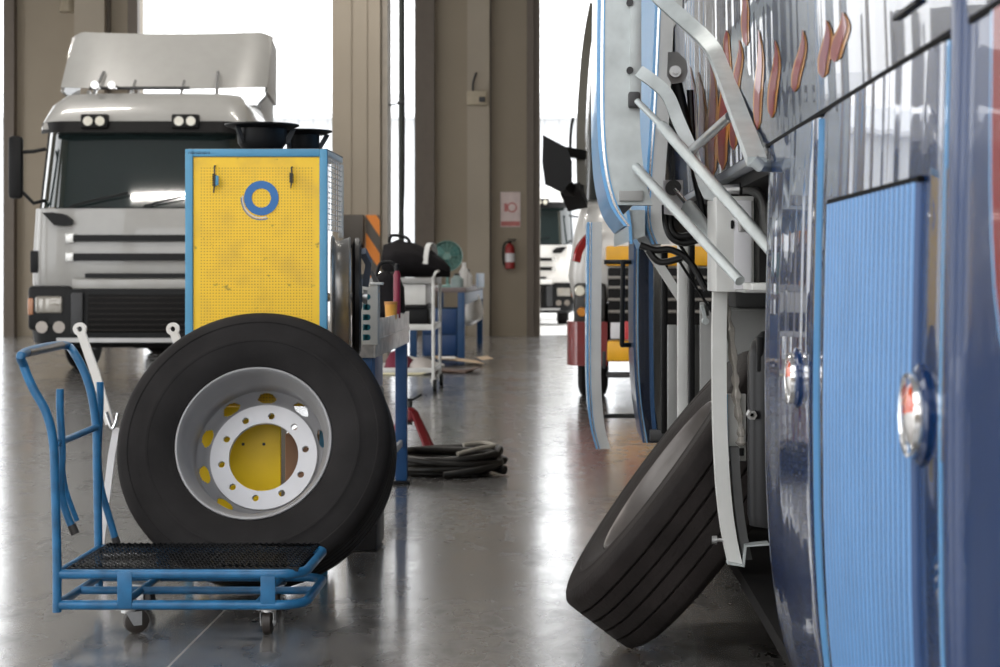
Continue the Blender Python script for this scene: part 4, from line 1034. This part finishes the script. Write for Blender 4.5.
# flames on the upper side
def flame(tip, base_px, w_, up, name='flame'):
    # tongue between a base (px,py) and its tip, drawn on the upper side
    (tx, ty), (bx_, by) = tip, base_px
    out = []
    for sc_f, m, dx_ in ((1., mat('flame_yellow', (180, 118, 36), .4, spec=.2, coat=.25, coatrough=.02), -.0015), (.62, fred, -.003)):
        L_, R_p = [], []
        for i in range(13):
            u = i/12
            px = bx_+(tx-bx_)*u+w_*.35*math.sin(u*5)*(1-u); py = by+(ty-by)*u
            hw_ = w_*.5*(math.sin(PI*(.18+.82*(1-u)))**.8)*(sc_f) if u < 1 else .15
            hw_ = max(hw_, .12)
            for lst, sg in ((L_, -1), (R_p, 1)):
                pp = px+sg*hw_; Y = .445*F/(pp-563); lst.append((Y, CAMZ+(272-py)/(F/Y)))
        n = len(L_); vs = [(fu(y, max(z, ZB+.004))[0]+dx_, y, max(z, ZB+.004)) for y, z in L_+R_p]
        b_ = MB(); b_.add(vs, [(i, i+1, n+i+1, n+i) for i in range(n-1)])
        out.append(bus.part(name if sc_f == 1. else 'flame_core', b_, m, out[0] if out else None))
for a in (((703, 182), (700, 72), 10, 0), ((711, 178), (712, 60), 11, 0), ((721, 170), (723, 60), 12, 0), ((732, 150), (734, 84), 9, 0), ((729, 30), (728, 96), 7, 0), ((736, 96), (741, 40), 8, 0), ((748, 46), (745, -14), 8, 0), ((756, 130), (760, 30), 9, 0),
          ((770, 118), (776, 40), 10, 0), ((793, 92), (803, 30), 10, 0), ((821, 78), (826, 20), 12, 0), ((833, 62), (842, 12), 15, 0), ((696, 150), (692, 66), 6, 0)):
    flame(*a)
# side windows higher up, roof, far side, floor: the closed body
glassb = mat('bus_glass', (20, 24, 28), .05, coat=.6)
for i in range(6):
    y0_ = 1.9+i*1.55
    bus.part('side_window', MB().shell(lambda y, z: (fu(y, z)[0]-.004, y, z), ys(y0_, y0_+1.42, 4), ys(2.2, 2.72, 4), (.01, 0, 0)), glassb)
bw_ = mat('bus_wall', (40, 56, 92), .4)
bus.part('roof', MB().loft([[(x, y, z) for x, z in ((.452, 2.74), (.47, 2.9), (.62, 3.05), (1.7, 3.12), (2.8, 3.05), (2.93, 2.9), (2.95, 2.74))] for y in (1.0, YEND)]), bw_)
bus.part('far_side', MB().bb(2.9, 2.95, 1.0, YEND, .3, 2.75), bw_)
bus.part('end_wall', MB().bb(.49, 2.9, YEND-.06, YEND, 1.53, 2.75), bw_)
dark = mat('underbody_dark', (30, 29, 29), .7, spec=.1)
bus.part('floor_pan', MB().bb(.55, 2.9, 1.0, YEND, .27, .31), dark)
bus.part('bay_ceiling', MB().bb(.49, 2.9, 1.0, YEND, ZB-.05, ZB-.01), dark)
bus.part('bulkhead', MB().bb(.56, 2.9, YPB-.06, YPB-.02, .31, ZB-.05), greyp)
bus.part('bay_back_wall', MB().bb(1.1, 1.14, YPB, YEND, .31, ZB-.05), mat('bay_grey', (142, 142, 140), .55, var=.12, vscale=4))
bus.part('bay_divider', MB().bb(.56, 1.1, 6.6, 6.63, .31, ZB-.05), mat('bay_grey', (142, 142, 140), .55))
# wheels of the bus stand under it out of sight: four supports
for y in (1.6, 8.9):
    for x in (1.25, 2.5):
        bus.part('wheel', MB().lathe([(.2, x-.13), (.42, x-.15), (.5, x-.13), (.515, x-.1), (.515, x+.1), (.5, x+.13), (.42, x+.15), (.2, x+.13)], (0, y, .515), 'x', 36), rubber)

# mid post with curved foot, in front of the leaning wheel
def post(name, Y, x_l, w_x, w_y, z0, z1, m, off=0., parent=None):
    f = lambda y, z: (xzs(z)+x_l-XBUS+off, y, z)
    return bus.part(name, MB().shell(f, [Y, Y+w_y], ys(z0, z1, 26), (w_x, 0, 0)), m, parent)
YPo = 5.12
mp_ = post('door_post', YPo, .431, .040, .05, .41, 1.33, paintw)
post('rubber_seal', YPo+.01, .478, .025, .04, .42, .74, mat('seal_grey', (74, 74, 74), .6), 0., mp_)
bus.part('foot_bracket', MB().bar([W(727, 562, YPo), W(743, 565, YPo), W(745, 545, YPo), W(768, 543, YPo)], .006, .05, up=(0, 0, 1)), galv, mp_)
c = W(714, 541, YPo); bus.part('bolt', MB().cyl(c+Vector((-.004, .02, 0)), c+Vector((.01, .02, 0)), .012).cyl(c+Vector((.0, .02, 0)), c+Vector((.05, .02, 0)), .005), steel, mp_)
a, c = W(723, 461, YPo+.06), W(746, 394, YPo+.06)
pt = bus.part('plate', MB().bb(a.x, c.x, YPo+.06, YPo+.075, a.z, c.z, .002), paintw)
bus.part('blue_tape', MB().bb(a.x+.002, a.x+.014, YPo+.056, YPo+.0605, a.z, c.z), lb, pt, label='blue masking tape')
# crumpled strut
S_ = [W(x, y, YPo+.03) for x, y in ((722, 268), (726, 300), (730, 330), (735, 372), (737, 400), (741, 430), (741, 446))]
rs = cr(S_, 6); rad = [.010+.0035*math.sin(i*1.7)+.002*math.sin(i*.6) for i in range(len(rs))]
st = bus.part('foil_strut', MB().sweep(rs, [(math.cos(2*PI*i/10)*(1+.2*math.sin(3*i)), math.sin(2*PI*i/10)) for i in range(10)], rad), mat('crumpled_foil', (196, 190, 182), .25, .5, bump=.5, bscale=60), label='crumpled foil wrapped strut')
e = W(741, 448, YPo+.03); bus.part('tip', MB().cyl(e, e+Vector((0, 0, -.022)), .009), black, st)
# white locker, ledge, pipe
YW = 4.95
def fb(name, x0_, y0_, x1_, y1_, Y, d_, m, parent=None, bev=.004, label=None):
    a, c = W(x0_, y1_, Y), W(x1_, y0_, Y); return bus.part(name, MB().bb(a.x, c.x, Y, Y+d_, a.z, c.z, bev), m, parent, label=label)
lk = fb('locker', 716, 196, 754, 292, YW, .3, paintw)
fb('locker_door', 734, 200, 752, 290, YW-.008, .008, hubwhite, lk)
fb('latch', 738, 214, 746, 232, YW-.016, .008, steel, lk); fb('lock', 731, 220, 734, 229, YW-.012, .012, black, lk)
fb('ledge', 752, 283, 800, 291, 4.7, .3, paintw); fb('ledge', 745, 290, 800, 293, 4.68, .3, greyp)
bus.part('pipe', MB().tube(cr([W(718, 190, YW+.05), W(740, 189, YW+.03), W(752, 190, YW+.03), W(760, 197, YW+.03), W(763, 212, YW+.03), W(763, 240, YW+.05)], 6), .014), steel)
bus.part('pipe_clip', MB().cyl(W(739, 189, YW+.03), W(742, 189, YW+.03), .019), black)
bus.part('conduit', MB().tube([W(757, 196, YW+.06), W(757.5, 240, YW+.06), W(757, 283, YW+.06)], .006), greyp)
# side wall of the bay right of the post, black cylinder
fb('bay_panel', 700, 310, 800, 500, 6.56, .02, mat('bay_grey', (142, 142, 140), .55))
Yk = 4.75; a = W(760, 400, Yk)
cy = bus.part('air_cylinder', MB().lathe([(.001, -.36), (.05, -.35), (.056, -.32), (.056, .10), (.045, .14), (.02, .165), (.001, .17)], (a.x+.028, Yk+.05, W(0, 395, Yk).z), 'z', 28, False), mat('cylinder_black', (20, 20, 22), .35, spec=.25))
fb('cylinder_bracket', 757, 337, 764, 372, Yk, .03, black, cy)
c = W(752, 415, Yk); bus.part('valve_nut', MB().lathe([(.006, Yk-.012), (.013, Yk-.012), (.014, Yk+.03), (.006, Yk+.03)], (c.x, 0, c.z), 'y', 6), steel, cy)
# posts and braces farther back in the bay
def fpost(name, px0, px1, py0, py1, Y, m, d_=.06): return fb(name, px0, py0, px1, py1, Y, d_, m)
fpost('bay_post', 678, 688, 235, 440, 6.9, paintw); fpost('bay_post', 668, 677.5, 325, 436, 7.6, greyp)
fpost('bay_post', 654, 661, 240, 436, 9.2, paintw)
fpost('black_post', 689, 695, 225, 432, 6.7, black); fpost('black_post', 661.5, 668, 250, 434, 8.4, black)
bus.part('diagonal_brace', MB().bar([W(640, 236, 7.2), W(682, 300, 7.2)], .035, .04, up=(1, 0, 0)), paintw)
fb('hinge_plate', 700, 302, 709, 316, 6.5, .02, greyp)
c = W(705, 321, 6.5); bus.part('hinge', MB().bar([W(702, 305, 6.48), c+Vector((0, -.02, 0))], .03, .012, up=(0, 1, 0)).cyl(c+Vector((0, -.04, 0)), c+Vector((0, .02, 0)), .012), galv)
bus.part('black_stay', MB().tube([W(678, 242, 6.4), W(716, 300, 6.4)], .006).tube([W(676, 256, 6.45), W(712, 312, 6.45)], .005), black)
fb('bay_panel', 640, 325, 706, 437, 9.9, .02, mat('bay_grey', (142, 142, 140), .55))
fb('sill_frame', 650, 430, 712, 441, 8.6, .04, dgrey)

# ---- pantograph doors. each is an extruded skin with a galvanised frame
def door(name, Ya, Yb_, out_prof, th, label, skin=lb, inner=galv, cut=0):
    # out_prof: list of (x,z) of the outer face, top to bottom
    n = len(out_prof)
    P = cr([(x, 0, z) for x, z in out_prof], 4); P = [(q.x, q.z) for q in P]
    nrm = []
    for i in range(len(P)):
        a, c = P[max(0, i-1)], P[min(len(P)-1, i+1)]; d = Vector((c[0]-a[0], c[1]-a[1])).normalized(); nrm.append((-d.y, d.x) if -d.y > 0 else (-d.y, d.x))
    def off(k_): return [(x+k_, z) for x, z in P]
    def ext(a, c, y0_, y1_, cut=0):
        A_, B2 = off(a), off(c); b_ = MB()
        if cut: A_, B2 = A_[:-cut], B2[:-cut]
        rings = [[(x, y, z) for x, z in A_]+[(x, y, z) for x, z in B2[::-1]] for y in (y0_, y1_)]
        m_ = len(A_); vs = [q for r in rings for q in r]; k2 = 2*m_; fs = []
        for i in range(k2): fs.append((i, (i+1) % k2, k2+(i+1) % k2, k2+i))
        for base in (0, k2):
            for i in range(m_-1): fs.append((base+i, base+i+1, base+k2-2-i, base+k2-1-i))
        b_.add(vs, fs); return b_
    o = bus.part(name, ext(0, .010, Ya, Yb_), skin, label=label)
    bus.part('chrome_lip', ext(.011, .018, Ya+.006, Ya+.03), chrome, o)
    bus.part('inner_frame', ext(.022, th, Ya-.004, Ya+.05, cut), inner, o)
    bus.part('inner_panel', ext(.016, th*.55, Ya+.05, Yb_-.01, cut), greyp, o)
    bus.part('edge_bead', ext(.0185, .0225, Ya-.006, Ya+.012), lb, o)
    return o, ext
def pp(lst, Y): return [(W(x, y, Y).x, W(x, y, Y).z) for x, y in lst]
YD1 = 5.25
d1, _ = door('raised_door', YD1, 6.3, pp([(599, -120), (598, -40), (597, 40), (597, 120), (601, 170), (610, 205), (624, 226)], YD1), .125, 'nearest raised luggage door with blue outer skin', cut=4)
c_ = W(636, 165, YD1)
bus.part('bottom_channel', MB().box(W(631, 196, YD1-.012), (.07, .02, .03), .003), greyp, d1)
a = W(628, 0, YD1); 
bus.part('arm_plate', MB().bb(W(630, 0, YD1).x, W(641, 0, YD1).x, YD1-.02, YD1+.03, W(0, 108, YD1).z, W(0, -120, YD1).z, .002), galv, d1)
for py in (2, 70): 
    q = W(630, py, YD1-.03); bus.part('bolt', MB().cyl(q, q+Vector((0, .02, 0)), .010), dgrey, d1)
bus.part('pivot_block', MB().box(W(634, 100, YD1-.02), (.034, .05, .045), .006), dgrey, d1)
YD2 = 7.1
d2, _ = door('raised_door', YD2, 8.6, pp([(658, -120), (656, -20), (653, 60), (650, 120), (646, 180), (645, 222), (652, 244)], YD2), .075, 'second raised luggage door behind the nearest one', lb, paintw)
a = W(613, 247, YD2)
bus.part('lower_box', MB().loft([[W(613+dx1, 210, YD2+y_)+Vector((0, 0, 0)) for dx1 in (0, 32)]+[W(645, 236, YD2+y_), W(614, 247, YD2+y_)] for y_ in (-.05, .35)]), galv, d2)
bus.part('blue_edge', MB().bar([W(627, 208, YD2-.06), W(630, 225, YD2-.06), W(631, 244, YD2-.06)], .012, .02, up=(1, 0, 0)), lb, d2)
YD3 = 9.3
d3, _ = door('lower_door', YD3, 9.9, pp([(587.5, 222), (587, 280), (586.5, 340), (587, 390), (590, 425), (596, 449)], YD3), .075, 'tall open lower door standing farthest out from the bus', lb, paintw)
bus.part('latch', MB().box(W(604, 360, YD3-.008), (.02, .008, .09), .004), dgrey, d3)
YD4 = 8.7
d4, _ = door('lower_door', YD4, 9.4, pp([(634, 232), (633.5, 300), (634, 360), (637, 405), (643, 443)], YD4), .085, 'open lower door between the far door and the bay posts', mat('deep_blue_trim', (50, 84, 124), .3, coat=.6), mat('navy_inner', (22, 32, 50), .2, coat=.8))
bus.part('blue_edge', MB().bar([W(651, 235, YD4-.02), W(651, 330, YD4-.02), W(652, 400, YD4-.02), W(655, 440, YD4-.02)], .02, .02, up=(0, 1, 0)), mat('deep_blue_trim', (50, 84, 124), .3), d4)
# brackets holding the lower doors to the bus
bus.part('door_stay', MB().tube([W(604, 262, YD3+.2), W(668, 262, YD3+.2)], .012).tube([W(604, 416, YD3+.2), W(660, 416, YD3+.2)], .012).tube([W(648, 262, YD4+.2), W(672, 262, YD4+.2)], .012), dgrey)
bus.part('door_prop', MB().tube([W(623, 262, YD3-.3), W(622, 345, YD3-.3)], .012).tube([W(622, 345, YD3-.3), W(640, 345, YD3-.1), W(655, 350, YD3+.2)], .012).tube([W(623, 262, YD3-.3), W(646, 262, YD3-.1), W(664, 262, YD3+.2)], .012), black)

# ---- arms and struts of the pantograph
A1 = [W(640, -22, YD1-.03), W(664, 2, YD1-.06), W(692, 27, 5.1), W(709, 44, 4.98), W(719, 62, 4.85), W(738, 112, 4.35), W(757, 162, 3.9)]
ar = bus.part('upper_arm', MB().bar(cr(A1, 4), .022, .042, up=(0, 1, 0)), galv)
bus.part('arm_foot', MB().tube([W(753, 160, 3.9), W(760, 166, 3.9), W(772, 166, 3.95), W(782, 163, 4.0)], .014, 12), galv, ar)
a2 = bus.part('middle_arm', MB().bar(cr([W(640, 72, YD1-.02), W(654, 82, YD1-.05), W(668, 96, 5.15), W(678, 120, 5.1), W(692, 152, 5.05)], 4), .02, .036, up=(0, 1, 0)), galv)
bus.part('lower_link', MB().bar([W(680, 122, 5.13), W(694, 155, 5.08), W(703, 184, 5.06), W(707, 195, 5.05), W(719, 197, 5.05)], .016, .028, up=(0, 1, 0)), galv, a2)
bus.part('cross_rod', MB().cyl(W(691, 151, 5.0), W(730, 116, 4.55), .0125), steel, a2)
bus.part('long_tube', MB().cyl(W(637, 101, YD1-.05), W(664, 128, 5.12), .0095).cyl(W(662, 126, 5.12), W(772, 251, 4.55), .0165), galv)
bus.part('long_tube', MB().cyl(W(636, 167, YD1-.03), W(740, 281, 4.72), .014), galv)
# bracket disc, gas strut, hydraulic ram, hoses
YS = 5.5
bd = bus.part('disc_bracket', MB().loft([[W(x, y, YS+d_) for x, y in ((668, 52), (678, 52), (686, 60), (688, 72), (684, 82), (672, 84), (667, 76))] for d_ in (0, .012)]), greyp)
c = W(675, 72, YS); bus.part('bolt', MB().cyl(c+Vector((0, -.02, 0)), c, .018).cyl(c+Vector((0, -.03, 0)), c, .009), steel, bd)
bus.part('gas_strut', MB().cyl(W(677, 84, YS+.02), W(688, 135, YS-.05), .017).cyl(W(688, 135, YS-.05), W(700, 180, YS-.12), .010), black, bd)
rb = bus.part('ram_bracket', MB().loft([[W(x, y, YS+.1+d_) for x, y in ((663, 180), (683, 180), (683, 206), (676, 216), (664, 214))] for d_ in (0, .012)]), hubwhite)
c = W(673, 188, YS+.1); bus.part('eye', MB().lathe([(.012, c.y-.03), (.024, c.y-.03), (.024, c.y), (.012, c.y)], (c.x, 0, c.z), 'y', 20).cyl(c+Vector((0, -.025, 0)), c, .013, n=12), dgrey, rb)
bus.part('ram', MB().cyl(W(675, 190, YS+.06), W(690, 208, YS+.0), .007), chrome, rb)
bus.part('ram_cylinder', MB().cyl(W(688, 206, YS+.0), W(722, 250, YS-.15), .022), galv, rb)
hsm = mat('black_hose', (24, 24, 25), .35)
for pts_ in ([(665, 205), (666, 225), (672, 238), (684, 243), (698, 240)], [(670, 214), (671, 228), (678, 236), (692, 235)], [(640, 245), (655, 250), (672, 250), (690, 262), (706, 290)], [(690, 90), (692, 130), (694, 170), (700, 200), (706, 230)], [(648, 250), (660, 262), (682, 258)]):
    bus.part('hose', MB().tube(cr([W(x, y, 5.75) for x, y in pts_], 6), .011), hsm)
bus.part('dark_box', MB().bb(.56, .9, 5.9, 6.5, 1.12, ZB-.05, .02), mat('box_black', (30, 30, 30), .6))
